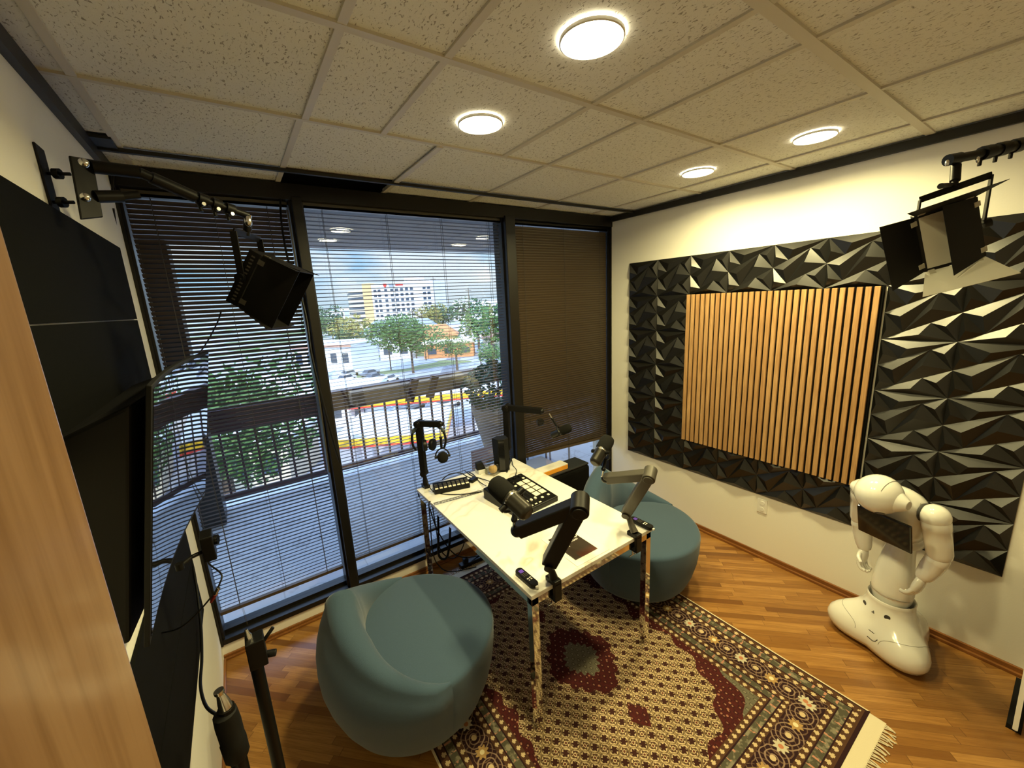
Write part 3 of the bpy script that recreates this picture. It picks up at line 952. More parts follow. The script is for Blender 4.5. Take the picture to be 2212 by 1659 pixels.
MB().cyl(b2, b3, .015, n=14).cyl(b3 - (endL - b3) * .1, endL, .0125, n=14).cyl(b2 + (b3 - b2) * .2, b3, .019, n=14).build('boom_tube', M['black'], t, smooth=40)
for k in (.05, .3, .55):
    p = b3 + (endL - b3) * k; q = b3 + (endL - b3) * (k + .16)
    MB().cyl(p, q, .02, n=12).cyl(p + V((0, 0, -.012)), p + V((.005, -.005, -.045)), .006, n=8).build('clamp', M['black_metal'], t, smooth=40)
for k in (.1, .36, .62):
    p = b3 + (endL - b3) * k + V((.004, -.012, -.02)); MB().cyl(p, p + V((.004, -.012, 0)), .006, n=10).build('bolt', M['steel'], t, smooth=40)
MB().ball(at(536, 478, d=1.49), .013, .013, .02).build('end_joint', M['steel'], t, smooth=60)

t = thing('lamp_bracket', 'black clamped arm holding the studio light over the relief wall', 'bracket', (XR, -.1, 2.6), 'wall brackets for the studio lights')
e1, e2, e3 = at(2064, 343, d=1.49), at(2120, 332, d=1.5), at(2215, 310, d=1.53)
e4 = V((XR - .02, -.19, 2.62))
MB().cyl(e1, e2, .016, n=14).cyl(e1 - (e2 - e1) * .3, e1 + (e2 - e1) * .15, .02, n=14).cyl(e2, e3, .021, n=14).cyl(e3, e4, .013, n=12).build('boom_tube', M['black'], t, smooth=40)
MB().box((XR - .02, -.25, 2.54), (XR, -.13, 2.69)).build('wall_plate', M['black_metal'], t, bevel=.003)
for k in (.0, .35, .7):
    p = e2 + (e3 - e2) * k; MB().cyl(p, p + (e3 - e2) * .2, .025, n=12).cyl(p + V((0, 0, -.01)), p + V((-.004, 0, -.042)), .006, n=8).build('clamp', M['black_metal'], t, smooth=40)
MB().cyl(at(2062, 398, d=1.5), at(2032, 402, d=1.44), .006, .010, n=10).build('tightening_knob', M['black'], t, smooth=40)
for (u, v) in ((2046, 352), (2112, 345)):
    MB().ball(at(u, v, d=1.46), .006, .006, .011).build('bolt', M['steel'], t, smooth=60)

# ================================================================== floor stands, bottom of the picture
for (u, v, z0, lb, taped) in ((545, 1395, 1.05, 'tall black light stand with silver spigot nearest the window', 0), (488, 1528, 1.0, 'black stand wrapped in black tape beside the lower felt panel', 1)):
    p = at(u, v, z=z0)
    t = thing('light_stand', lb, 'stand', (p.x, p.y, 0), 'light stands by the television')
    MB().cyl((p.x, p.y, .25), (p.x, p.y, z0), .0175 if not taped else .02, n=16).build('pole', M['black_metal'], t, smooth=40)
    MB().lathe((p.x, p.y, z0), (-.12, .05, 1), [(0, .013), (.015, .014), (.02, .009), (.04, .009), (.045, .006), (.06, .004)] if not taped else [(0, .016), (.02, .014), (.045, .009), (.05, .012), (.058, .012)], 14).build('spigot', M['steel'], t, smooth=40)
    if not taped:
        MB().obox((p.x + .008, p.y, z0 - .02), (.024, 0, 0), (0, .026, 0), (0, 0, .045)).cyl((p.x + .02, p.y, z0 - .01), (p.x + .06, p.y + .01, z0 + .025), .006, n=8).cyl((p.x + .02, p.y, z0 - .045), (p.x + .055, p.y - .01, z0 - .05), .011, n=10).build('clamp', M['black'], t, bevel=.006)
        tag(MB().cyl(at(535, 1352, z=z0 + .06), at(523, 1308, z=z0 + .13), .0022, n=8).build('cable_tie', M['clear'], smooth=60), 'clear plastic tie sticking up from the tall light stand', 'tie')
    else:
        MB().lathe((p.x, p.y, z0 - .17), (-.03, .0, 1), [(0, .024), (.01, .030), (.06, .031), (.065, .029), (.12, .030), (.155, .028), (.162, .018)], 12).build('tape_wrap', M['black_matte'], t, smooth=50)
    lg = MB()
    for k in range(3):
        a = k * 2 * PI / 3 + .4
        MB().cyl((p.x, p.y, .32), (p.x + .13 * math.cos(a), p.y + .13 * math.sin(a), .012), .009, n=8).build('leg', M['black_metal'], t, smooth=40)
    MB().cyl((p.x, p.y, .24), (p.x, p.y, .36), .026, n=14).build('collar', M['black'], t, smooth=40)

# ================================================================== armchairs
def chair(label, loc, rz):
    """back of the chair at local -x"""
    t = thing('swivel_armchair', label, 'armchair', loc, 'teal swivel armchairs')
    t.rotation_euler = (0, 0, rz)
    seat = [(.036, .27), (.04, .32), (.075, .345), (.15, .375), (.24, .398), (.32, .408), (.405, .412), (.419, .408), (.426, .400), (.429, .386), (.432, .34), (.436, .25), (.440, .12), (.441, .01)]
    n = 72
    MB().rings([[(r * math.cos(2 * PI * i / n) * (1 + .02 * math.cos(4 * PI * i / n)), r * math.sin(2 * PI * i / n), z) for i in range(n)] for z, r in seat]).build('seat', M['teal'], t, smooth=70, local=True)
    D0 = math.radians(98)
    rr = []
    m = 60
    def rs(z):
        for (za, ra_), (zb, rb_) in zip(seat[1:], seat[2:]):
            if za <= z <= zb: return ra_ + (rb_ - ra_) * (z - za) / max(zb - za, 1e-6)
        return .41
    for j in range(m + 1):
        dd = -D0 + 2 * D0 * j / m
        ph = PI + dd
        s = 1 - abs(dd) / D0
        e = min(1.0, s / .10)                        # the ends taper into the seat
        Hh = .432 + .385 * (s ** 1.35) * (1 - .12 * s * s)
        off = .004 + .018 * e
        T_ = .018 + (.03 + .085 * min(1, s * 1.6)) * e
        lean = .07 * s
        out = []
        for z in (.045, .08, .15, .24, .32):
            out.append((rs(z) + off * (z / .32), z))
        zt_ = Hh - T_ * .5
        for k in range(1, 6):
            q = k / 5
            out.append((.408 + off + .010 * math.sin(PI * q) - lean * q * q, .32 + (zt_ - .32) * q))
        R0 = .408 + off - lean
        for k in range(1, 10):
            a = PI * k / 10
            out.append((R0 - T_ / 2 + T_ / 2 * math.cos(a), zt_ + T_ * .5 * math.sin(a)))
        Ri = R0 - T_
        for k in range(1, 5):
            q = k / 4
            out.append((Ri - .02 * s * math.sin(PI * q), zt_ * (1 - q) + .40 * q))
        out.append((min(.38, Ri), .38)); out.append((.32, .20)); out.append((.30, .06))
        ring = [V((r * math.cos(ph) * (1 + .02 * math.cos(2 * ph)), r * math.sin(ph), z)) for r, z in out]
        rr.append(ring)
    MB().rings(rr).build('back_shell', M['teal'], t, smooth=70, local=True)
    MB().lathe((0, 0, 0), (0, 0, 1), [(0, .27), (.004, .28), (.03, .28), (.038, .25)], 40).build('base_ring', M['black_metal'], t, smooth=40, local=True)
    return t


CH1 = chair('teal armchair in the foreground with its back to the television', (.505, 1.765, .0095), math.radians(-5))
CH2 = chair('teal armchair on the far side of the table, back towards the window', (2.14, 1.66, .0095), math.radians(-84))

# ================================================================== rug
t = thing('persian_rug', 'patterned red and cream Persian rug with white fringe under the table', 'rug', (1.335, 1.405, 0))
n = 40
g = MB()
MB().box((-.89, -1.055, .0005), (.89, 1.055, .009)).build('pile', M['rug'], t, local=True, bevel=.002)
rn = random.Random(5)
for sg in (-1, 1):
    fb = MB()
    N = 60
    top = []
    for i in range(N + 1):
        x = -.88 + 1.76 * i / N
        top.append((x, sg * 1.054, .007)); 
    for i in range(N):
        l0 = .07 + .012 * math.sin(i * .9) + rn.uniform(-.008, .008); l1 = .07 + .012 * math.sin((i + 1) * .9)
        a, b = top[i], top[i + 1]
        fb.hexa([(a[0], a[1], .001), (b[0], b[1], .001), (b[0], b[1] + sg * .062, .001), (a[0], a[1] + sg * .062, .001), (a[0], a[1], .006), (b[0], b[1], .006), (b[0], b[1] + sg * .062, .005), (a[0], a[1] + sg * .062, .005)])
    for i in range(150):
        x = -.87 + 1.74 * i / 149
        L = rn.uniform(.03, .055); dx = rn.uniform(-.018, .018)
        fb.tube([(x, sg * 1.112, .004), (x + dx * .4, sg * (1.112 + L * .5), .006), (x + dx, sg * (1.112 + L), .003)], .0028, 5, 2)
    tag(fb.build('fringe', M['fringe'], t, local=True, smooth=50))

# ================================================================== table
t = thing('conference_table', 'marble topped table with chrome frame in the middle of the room', 'table', (1.32, 1.92, 0))
x0, x1, y0, y1 = .892, 1.742, 1.246, 2.59
MB().box((x0, y0, .729), (x1, y1, .75)).build('tabletop', M['marble'], t, bevel=.0015)
f = MB()
f.box((x0 + .004, y0 + .004, .692), (x1 - .004, y0 + .034, .7285)).box((x0 + .004, y1 - .034, .692), (x1 - .004, y1 - .004, .7285))
f.box((x0 + .004, y0 + .034, .692), (x0 + .034, y1 - .034, .7285)).box((x1 - .034, y0 + .034, .692), (x1 - .004, y1 - .034, .7285))
f.build('frame', M['chrome'], t, bevel=.0015)
for (x, y) in ((x0 + .004, y0 + .004), (x1 - .042, y0 + .004), (x0 + .004, y1 - .042), (x1 - .042, y1 - .042)):
    zb = .009 if y < 2.4 else 0.0
    MB().box((x, y, zb), (x + .038, y + .038, .7286)).build('leg', M['chrome'], t, bevel=.0015)
TOP = .7505


# ================================================================== boom arms and microphones
def boom_arm(label, edge, base, elbow, tip, wid, inward, face=True, light=False):
    edge, base, elbow, tip = map(V, (edge, base, elbow, tip))
    mt = M['grey_metal'] if light else M['black_metal']
    t = thing('boom_arm', label, 'boom arm', edge, 'microphone boom arms clamped to the table')
    inw = V(inward)
    sd = V((inw.y, -inw.x, 0))
    # C clamp round the table edge
    c = MB()
    c.obox(edge + V((0, 0, .012)) + inw * .012, sd * .021, inw * .034, V((0, 0, .0115)))
    c.obox(edge - V((0, 0, .035)) - inw * .014, sd * .021, inw * .008, V((0, 0, .046)))
    c.obox(edge - V((0, 0, .077)) + inw * .006, sd * .021, inw * .028, V((0, 0, .005)))
    c.build('clamp', M['black'], t, bevel=.003)
    p = edge + inw * .022 - V((0, 0, .075))
    MB().cyl(p + V((0, 0, .02)), p - V((0, 0, .045)), .0045, n=10).cyl(p - V((0, 0, .045)) - sd * .028, p - V((0, 0, .045)) + sd * .028, .0035, n=8).build('screw', M['steel'], t, smooth=40)
    MB().lathe(edge + V((0, 0, .022)) + inw * .012, base - (edge + V((0, 0, .022)) + inw * .012), [(0, .022), (.012, .02), ((base - edge).length - .05, .013), ((base - edge).length - .022, .013)], 18).build('base_socket', mt, t, smooth=40)
    d1, d2 = (elbow - base), (tip - elbow)
    pn = d1.cross(d2).normalized()                 # the arm folds in this plane
    MB().cyl(base - pn * wid * .55, base + pn * wid * .55, .021, n=20).build('base_joint', mt, t, smooth=40)
    o1 = MB().beam(base, elbow, wid, wid * .8, up=pn)
    o1.build('lower_arm', mt, t, bevel=.006)
    MB().beam(elbow, tip, wid * .95, wid * .72, up=pn).build('upper_arm', mt, t, bevel=.006)
    MB().cyl(elbow - pn * wid * .62, elbow + pn * wid * .62, wid * .56, n=24).cyl(elbow + pn * wid * .62, elbow + pn * wid * .74, wid * .42, n=24).cyl(elbow - pn * wid * .74, elbow - pn * wid * .62, wid * .42, n=24).build('elbow_joint', mt, t, smooth=40, bevel=.002)
    MB().ball(tip, wid * .42).cyl(tip, tip + d2.normalized() * .02, .009, n=12).build('tip_joint', M['black'], t, smooth=60)
    return t


def microphone(label, stalk0, stalk1, c, ax, tint=None, silver=True, scale=1.0):
    """stalk: from the arm's tip to the yoke; c: middle of the body; ax: from the cable end to the foam end"""
    stalk0, stalk1, c = V(stalk0), V(stalk1), V(c)
    ax = V(ax).normalized()
    t = thing('microphone', label, 'microphone', c, 'broadcast microphones on boom arms')
    k = scale
    MB().lathe(c - ax * .088 * k, ax, [(0, .018 * k), (.004 * k, .024 * k), (.012 * k, .029 * k), (.07 * k, .029 * k), (.074 * k, .032 * k), (.092 * k, .032 * k)], 28).build('body', M['mic_body'], t, smooth=40)
    MB().lathe(c + ax * .002 * k, ax, [(0, .0335 * k), (.01 * k, .036 * k), (.06 * k, .036 * k), (.078 * k, .031 * k), (.086 * k, .02 * k), (.089 * k, .004 * k)], 28).build('foam_windscreen', M['foam'], t, smooth=60)
    MB().lathe(c - ax * .0885 * k, ax, [(0, .004), (.0005, .017 * k), (.001, .0175 * k)], 24).build('rear_cap', M['grey_metal'], t, smooth=40)
    if silver: MB().lathe(c + ax * -.012 * k, ax, [(0, .0325 * k), (.005 * k, .0328 * k), (.006 * k, .0325 * k)], 28).build('ring', M['steel'], t, smooth=40)
    # U yoke between the pivots
    e = (stalk1 - c)
    e = (e - ax * e.dot(ax)).normalized()
    sdv = ax.cross(e)
    R_ = .046 * k
    pv = c - ax * .01 * k
    arc = [pv + sdv * R_ * math.cos(a) + e * (R_ * 1.15) * math.sin(a) for a in [PI * i / 12 for i in range(13)]]
    yk = MB()
    yk.tube([pv + sdv * R_] + arc[1:-1] + [pv - sdv * R_], .005 * k, 8, 2)
    yk.build('yoke', M['black_metal'], t, smooth=50)
    for sg_ in (-1, 1):
        MB().cyl(pv + sdv * .03 * k * sg_, pv + sdv * (R_ + .008) * sg_, .010 * k, n=14).build('pivot_knob', M['black'], t, smooth=40)
    end = pv + e * R_ * 1.15
    MB().cyl(stalk0, stalk0 + (end - stalk0) * .4, .006 * k, n=12).build('thread_adapter', M['steel'], t, smooth=40)
    MB().cyl(stalk0 + (end - stalk0) * .38, end, .009 * k, n=12).ball(stalk0 + (end - stalk0) * .42, .012 * k).build('swivel', M['black'], t, smooth=40)
    return t


M['mic_body'] = pbr('mic_body', (.035, .033, .028), .33, .6)
# front arm, nearest the camera
bA, eA, tA = V((1.02, 1.27, .85)), V((1.03, 1.075, 1.215)), at(1117, 1146, d=1.76)
boom_arm('black boom arm clamped to the front table edge, nearest the camera', (1.03, 1.246, .75), bA, eA, tA, .070, (0, 1, 0))
cA = at(1102, 1075, d=1.58)
microphone('large black microphone hanging over the mixing console', at(1110, 1140, d=1.75), at(1105, 1098, d=1.68), cA, at(1075, 1040, d=1.66) - at(1150, 1108, d=1.54), scale=1.2)
# right arm
bB, eB, tB = V((1.615, 1.32, .86)), V((1.545, 1.125, 1.172)), at(1308, 1034, d=2.1)
boom_arm('grey boom arm clamped near the right front table corner, pointing to the far chair', (1.605, 1.246, .75), bB, eB, tB, .056, (0, 1, 0), light=True)
microphone('upright black microphone in front of the far armchair', at(1300, 1030, d=2.08), at(1302, 1005, d=2.1), at(1300, 973, d=2.1), at(1310, 955, d=2.12) - at(1290, 990, d=2.06), scale=1.05)
# far left arm
bC = V((.955, 2.575, .86)); eC = V((.945, 2.56, 1.235)); tC = at(952, 916, y=2.42)
boom_arm('black boom arm standing upright at the far table edge with headphones', (.958, 2.59, .75), bC, eC, tC, .046, (0, -1, 0))
cC = at(956, 986, y=2.40)
microphone('black microphone hanging face down in front of the middle blind', at(951, 928, y=2.41), at(953, 960, y=2.40), cC, V((-.36, -.9, .22)), scale=1.0)
# far right arm
bD = V((1.672, 2.565, .86)); eD = V((1.655, 2.53, 1.215)); tD = at(1170, 888, d=3.02)
AD = boom_arm('black boom arm rising at the far right table corner before the closed blind', (1.672, 2.59, .75), bD, eD, tD, .050, (0, -1, 0))
microphone('dark microphone hanging in front of the closed brown blind', at(1186, 893, d=3.0), at(1196, 912, d=3.0), at(1212, 932, d=3.0), at(1226, 928, d=2.98) - at(1192, 944, d=3.02), scale=.95)

MB().lathe(at(1167, 912, d=2.98), V((-.5, -.75, .3)), [(-.012, .012), (-.01, .026), (.006, .03), (.014, .027), (.017, .012)], 22).build('tension_knob', M['black_gloss'], AD, smooth=50)

# headphones on the far left arm
hc = at(926, 950, y=2.52)
t = thing('headphones', 'black headphones hung over the upright boom arm at the far table edge', 'headphones', hc)
Rw = V((ROWS[0][0], ROWS[0][1], 0)).normalized(); Fw = V((-Rw.y, Rw.x, 0))
band_ = [hc + Rw * .118 * math.cos(a) + V((0, 0, .122 * math.sin(a))) for a in [math.radians(215 - 250 * i / 20) for i in range(21)]]
MB().tube(band_, .008, 8, 2).build('headband', M['black'], t, smooth=50)
MB().tube(band_[5:16], .0125, 8, 2).build('band_pad', pbr('teal_grey_pad', (.05, .07, .075), .7), t, smooth=50)
for (u, v, tl) in ((917, 962, .3), (934, 960, -.2)):
    p = at(u, v, y=2.50 if tl > 0 else 2.47)
    MB().lathe(p, Rw * .8 + Fw * tl, [(-.014, .024), (-.012, .038), (.004, .042), (.014, .038), (.016, .02)], 22).build('ear_cup', M['black'], t, smooth=50)

# ================================================================== things on the table
def rot_box(mb, c, yaw, sx, sy, z0, z1):
    a = V((math.cos(yaw), math.sin(yaw), 0)); b = V((-a.y, a.x, 0))
    return mb.obox((c[0], c[1], (z0 + z1) / 2), a * sx / 2, b * sy / 2, V((0, 0, (z1 - z0) / 2)))


def remote(label, c, yaw):
    t = thing('remote_control', label, 'remote control', (c[0], c[1], TOP), 'remote controls')
    t.rotation_euler = (0, 0, yaw)
    n = 12
    def rrect(hx, hy, r, z):
        out = []
        for (cx, cy, a0) in ((hx - r, hy - r, 0), (-hx + r, hy - r, PI / 2), (-hx + r, -hy + r, PI), (hx - r, -hy + r, 3 * PI / 2)):
            for i in range(7):
                a = a0 + PI / 2 * i / 6
                out.append((cx + r * math.cos(a), cy + r * math.sin(a), z))
        return out
    MB().rings([rrect(.017, .068, .014, .0), rrect(.02, .072, .018, .003), rrect(.021, .073, .019, .016), rrect(.0185, .071, .017, .021)]).build('body', M['black'], t, local=True, smooth=35)
    MB().box((-.011, .030, .0205), (.011, .052, .0222)).build('direction_pad', M['purple'], t, local=True, bevel=.004)
    b = MB()
    for i in range(3):
        for j in range(3): b.box((-.012 + .009 * i, .0 + .009 * j, .0205), (-.007 + .009 * i, .005 + .009 * j, .0218))
    b.build('buttons', M['grey_metal'], t, local=True)
    for (x, y, w) in ((-.011, -.022, .009), (.003, -.020, .009), (-.009, -.034, .005), (.003, -.032, .008)):
        MB().box((x, y, .0205), (x + w, y + .006, .0216)).build('shortcut_key', M['paper'] if x < 0 else M['button'], t, local=True)
    MB().box((-.006, -.082, .005), (.006, -.071, .014)).build('strap_loop', M['paper'], t, local=True)
    return t


remote('black remote with purple pad near the front table corner', (.94, 1.345), math.radians(1))
remote('black remote with purple pad at the right table edge behind the grey arm', (1.72, 1.30), math.radians(2))

# booklet on white sheets
bx = V((1.292, 1.408)); yw = math.radians(-1)
tag(rot_box(MB(), (1.303, 1.405), math.radians(-1), .225, .285, TOP, TOP + .0025).build('white_sheets', M['paper'], bevel=.001), 'stack of white sheets beneath the black booklet', 'paper')
t = thing('black_booklet', 'black booklet with white lettering lying on white sheets under the front arm', 'booklet', (1.292, 1.41, TOP + .003))
t.rotation_euler = (0, 0, yw)
def mat_booklet():
    m, b = newmat('booklet_cover')
    P, x, y, z = coords()
    r = step(-.055, -.105, y) * (x > -.04)
    put(b.inputs['Base Color'], mix(r, (.035, .024, .016), (.085, .025, .012)))
    b.inputs['Roughness'].default_value = .4
    return m
MB().box((-.076, -.108, 0), (.076, .108, .003)).build('cover', mat_booklet(), t, local=True, bevel=.0008)
def lettering(txt, loc, size, parent, rz=0, mat=None, name='lettering', rot=None, wx=1.0):
    c = bpy.data.curves.new(name, 'FONT'); c.body = txt; c.size = size; c.extrude = .0003 if size < .2 else .05; c.align_x = 'CENTER'; c.offset = size * .012
    o = bpy.data.objects.new(name, c); COL.objects.link(o)
    dg = bpy.context.evaluated_depsgraph_get()
    me = bpy.data.meshes.new_from_object(o.evaluated_get(dg))
    bpy.data.objects.remove(o)
    me.materials.clear(); me.materials.append(mat or M['paper'])
    ob = bpy.data.objects.new(name, me); COL.objects.link(ob); ob.parent = parent; ob.location = loc
    ob.rotation_euler = rot or (0, 0, rz); ob.scale = (wx, 1, 1)
    return ob
lettering('STUDIO', (.012, .036, .0034), .034, t, 0)
lettering('MADE EASY', (.014, .014, .0034), .0165, t, 0)
MB().box((-.028, -.012, .003), (-.025, .004, .0034)).build('dash', M['paper'], t, local=True)

# mixing console
t = thing('mixing_console', 'black podcast mixing console with pale pads beneath the hanging microphone', 'mixer', (1.37, 1.985, TOP))
t.rotation_euler = (0, 0, math.radians(4))
cm = MB().hexa([(-.165, -.185, 0), (.165, -.185, 0), (.165, .185, 0), (-.165, .185, 0), (-.165, -.185, .035), (.165, -.185, .035), (.165, .185, .075), (-.165, .185, .075)])
cm.build('case', M['black'], t, local=True, bevel=.006)
def con(x, y, s, h=.004, k=None): return (x, y, .055 + y * .108)
def key(mb, x, y, sx, sy, h=.004):
    z = .055 + y * .1081
    return mb.obox((x, y, z + h / 2 - .001), (sx / 2, 0, 0), (0, sy / 2, sy / 2 * .108), (0, -h * .05, h / 2))
for i in range(2):
    for j in range(4):
        key(MB(), .068 + .052 * i, .075 - .052 * j, .043, .043, .005).build('pad', M['button'], t, local=True, bevel=.003)
for (x, y) in ((.072, -.135), (.125, -.135), (.13, .12), (-.02, .07), (.02, .07)):
    key(MB(), x, y, .018, .016, .005).build('small_key', M['button'], t, local=True, bevel=.003)
for i in range(6):
    key(MB(), -.145 + .034 * i, -.165, .018, .010, .005).build('small_key', M['button'], t, local=True, bevel=.002)
for i in range(6):
    x = -.145 + .034 * i
    key(MB(), x, -.06, .004, .14, .001).build('fader_slot', M['void'], t, local=True)
    key(MB(), x, -.12, .014, .018, .012).build('fader_cap', M['button'], t, local=True, bevel=.003)
for i in range(5):
    x = -.06 + .045 * i; y = .15
    z = .055 + y * .108
    MB().cyl((x, y, z), (x, y - .001, z + .016), .013, .011, n=18).build('knob', M['black_gloss'], t, local=True, smooth=40)
MB().cyl((.02, .11, .066), (.02, .109, .084), .018, .015, n=20).build('knob', M['black_gloss'], t, local=True, smooth=40)
key(MB(), -.11, .09, .09, .06, .002).build('display', M['black_gloss'], t, local=True)

t = thing('button_console', 'small black console with a row of pale buttons at the far table corner', 'console', (1.092, 2.435, TOP))
t.rotation_euler = (0, 0, math.radians(-15))
MB().hexa([(-.125, -.05, 0), (.125, -.05, 0), (.125, .05, 0), (-.125, .05, 0), (-.125, -.05, .030), (.125, -.05, .030), (.125, .05, .045), (-.125, .05, .045)]).build('case', M['black'], t, local=True, bevel=.004)
for i in range(8):
    x = -.108 + .031 * i
    MB().obox((x, -.032, .034), (.011, 0, 0), (0, .007, .001), (0, 0, .003)).build('button', M['button'], t, local=True, bevel=.002)
for i in range(16):
    x = -.108 + .031 * (i % 8); y = -.012 + .024 * (i // 8)
    MB().obox((x, y, .0385 + (y + .01) * .14), (.011, 0, 0), (0, .009, .0013), (0, 0, .003)).build('dark_button', M['grey_metal'] if i % 3 else M['cord'], t, local=True, bevel=.002)

t = thing('display_cube', 'clear acrylic cube holding a cream ball near the speaker', 'display case', (1.45, 2.45, TOP))
t.rotation_euler = (0, 0, math.radians(20))
a = .042
cb = MB()
for (p, q) in (((-a, -a, 0), (a, a, .003)), ((-a, -a, .081), (a, a, .084)), ((-a, -a, .003), (-a + .003, a, .081)), ((a - .003, -a, .003), (a, a, .081)), ((-a + .003, -a, .003), (a - .003, -a + .003, .081)), ((-a + .003, a - .003, .003), (a - .003, a, .081))):
    cb.box(p, q)
cb.build('case', M['clear'], t, local=True)
tag(MB().ball((1.45, 2.45, TOP + .003 + .034), .034, n=24, m=14).build('signed_ball', M['ball'], smooth=80), 'cream ball inside the clear acrylic cube', 'ball')
t = thing('charger_block', 'small black charger block with white base on the far table edge', 'charger', (1.385, 2.53, TOP))
MB().box((1.355, 2.50, TOP), (1.435, 2.56, TOP + .03)).build('base', M['white_plastic'], t, bevel=.004)
MB().hexa([(1.35, 2.51, TOP + .03), (1.42, 2.50, TOP + .03), (1.43, 2.55, TOP + .03), (1.36, 2.56, TOP + .03), (1.345, 2.515, TOP + .085), (1.395, 2.505, TOP + .09), (1.405, 2.545, TOP + .09), (1.355, 2.555, TOP + .085)]).build('block', M['black_matte'], t, bevel=.004)

t = thing('desk_speaker', 'tall black wedge shaped speaker standing at the far end of the table', 'speaker', (1.545, 2.46, TOP))
MB().rings([[(1.495, 2.43, z), (1.525 + .01, 2.405, z), (1.585, 2.42, z), (1.60, 2.47 + k, z), (1.54, 2.50 + k, z), (1.485, 2.48 + k, z)] for z, k in ((TOP, 0), (TOP + .02, .002), (TOP + .25, .02), (TOP + .262, .015))]).build('cabinet', M['black_matte'], t, bevel=.004)
MB().hexa([(1.497, 2.424, TOP + .02), (1.532, 2.399, TOP + .02), (1.534, 2.403, TOP + .02), (1.499, 2.428, TOP + .02), (1.497, 2.424, TOP + .25), (1.532, 2.399, TOP + .25), (1.534, 2.403, TOP + .25), (1.499, 2.428, TOP + .25)]).build('grille', M['black_gloss'], t)

# cables
def cable(label, pts, r=.0028, cat='cable', group='cables on the table', name='cable'):
    return tag(MB().tube(pts, r, 8, 6).build(name, M['black'], smooth=60), label, cat, group)


def T(u, v, h=.004): return at(u, v, z=TOP + h)


cable('black cable curving on the table past the small button console', [T(921, 1035, .12), T(928, 1052, .04), T(940, 1064), T(970, 1068), T(1005, 1067), T(1040, 1062)], .0032)
cable('thick black cable arching over the small button console', [T(955, 1036, .045), T(972, 1024, .07), T(995, 1022, .06), T(1010, 1030, .03), T(1028, 1036)], .004)
cable('black cable from the far table edge towards the mixing console', [T(1004, 1017), T(1020, 1028), T(1040, 1034), T(1058, 1040, .03), T(1066, 1044, .05)], .0035)
cable('second black cable crossing beside the adapter box', [T(1010, 1018), T(1024, 1026), T(1035, 1040), T(1050, 1050, .02)], .003)
cable('black cable running behind the mixing console to the tall arm', [at(1105, 990, z=TOP + .02), T(1108, 1005), T(1116, 1016), T(1113, 1028, .06)], .003)
cable('short dark cable leaning from the tall arm base onto the table', [at(1107, 985, z=TOP + .08), at(1102, 998, z=TOP + .04), T(1095, 1020)], .005)
t = tag(rot_box(MB(), T(1022, 1038)[:2], .4, .07, .045, TOP, TOP + .022).build('adapter_box', M['black'], bevel=.005), 'small black adapter box lying among the cables', 'adapter')
# coiled cord
A_, B_ = T(937, 1089, .008), T(1050, 1058, .008)
n = 46 * 10
dv_ = (B_ - A_); s_ = V((-dv_.y, dv_.x, 0)).normalized()
pts = [A_ + dv_ * i / n + s_ * .008 * math.cos(2 * PI * i / 10) + V((0, 0, .0 + .008 * math.sin(2 * PI * i / 10))) for i in range(n + 1)]
tag(MB().tube(pts, .0016, 5, 1, smooth=False).build('coiled_cord', M['black'], smooth=60), 'coiled black cord stretched across the table to the console', 'cord')
# cables hanging under the table's far left corner
tag(MB().tube([(.905, 2.36, .745), (.884, 2.355, .74), (.886, 2.37, .6), (.90, 2.42, .35), (.95, 2.48, .18), (1.05, 2.5, .06), (1.25, 2.46, .03)], .004, 8).build('loose_cord', M['black'], smooth=60), 'black cord dropping from the table edge to the floor by the far leg', 'cord', 'cords under the table')
tag(MB().tube([(.96, 2.5, .69), (.97, 2.5, .5), (1.0, 2.52, .25), (1.12, 2.55, .12), (1.2, 2.5, .3), (1.16, 2.48, .69)], .004, 8).build('loose_cord', M['black'], smooth=60), 'black cord hanging in a loop under the table', 'cord', 'cords under the table')
tag(MB().tube([(1.02, 2.52, .69), (1.0, 2.53, .4), (.99, 2.54, .2), (1.06, 2.55, .16), (1.1, 2.54, .4), (1.08, 2.5, .69)], .009, 8).build('loose_cord', M['black'], smooth=60), 'thick bundled black cord under the far end of the table', 'cord', 'cords under the table')
tag(MB().tube([(.93, 2.5, .69), (.99, 2.52, .42), (1.12, 2.55, .15), (1.28, 2.56, .05), (1.45, 2.55, .03)], .0045, 8).build('loose_cord', M['black'], smooth=60), 'black cord slanting under the table to the power strip', 'cord', 'cords under the table')
t = thing('power_strip', 'black power strip with plug on the floor under the table', 'power strip', (1.2, 2.52, .0))
MB().box((1.16, 2.53, .0), (1.42, 2.585, .035)).build('bar', M['black'], t, bevel=.005)
MB().box((1.19, 2.54, .0355), (1.23, 2.575, .07)).build('plug', M['black_matte'], t, bevel=.005)

# black case, yellow box behind the table
t = thing('black_case', 'black padded case standing on the floor between table and window', 'case', (2.12, 2.5, 0))
MB().box((1.85, 2.40, 0.0095), (2.44, 2.60, .555)).build('case_body', M['felt'], t, bevel=.03, seg=3)
MB().box((1.86, 2.41, .5555), (2.43, 2.59, .575)).build('lid', pbr('blue_black_lid', (.02, .024, .03), .45), t, bevel=.008)
t = thing('yellow_box', 'flat yellow box with white top lying on the black case', 'box', (2.05, 2.5, .576))
MB().box((1.84, 2.435, .576), (2.20, 2.52, .612)).build('tray', M['yellow'], t, bevel=.001)
MB().box((1.838, 2.437, .612), (2.203, 2.537, .619)).build('lid', M['paper'], t, bevel=.001)

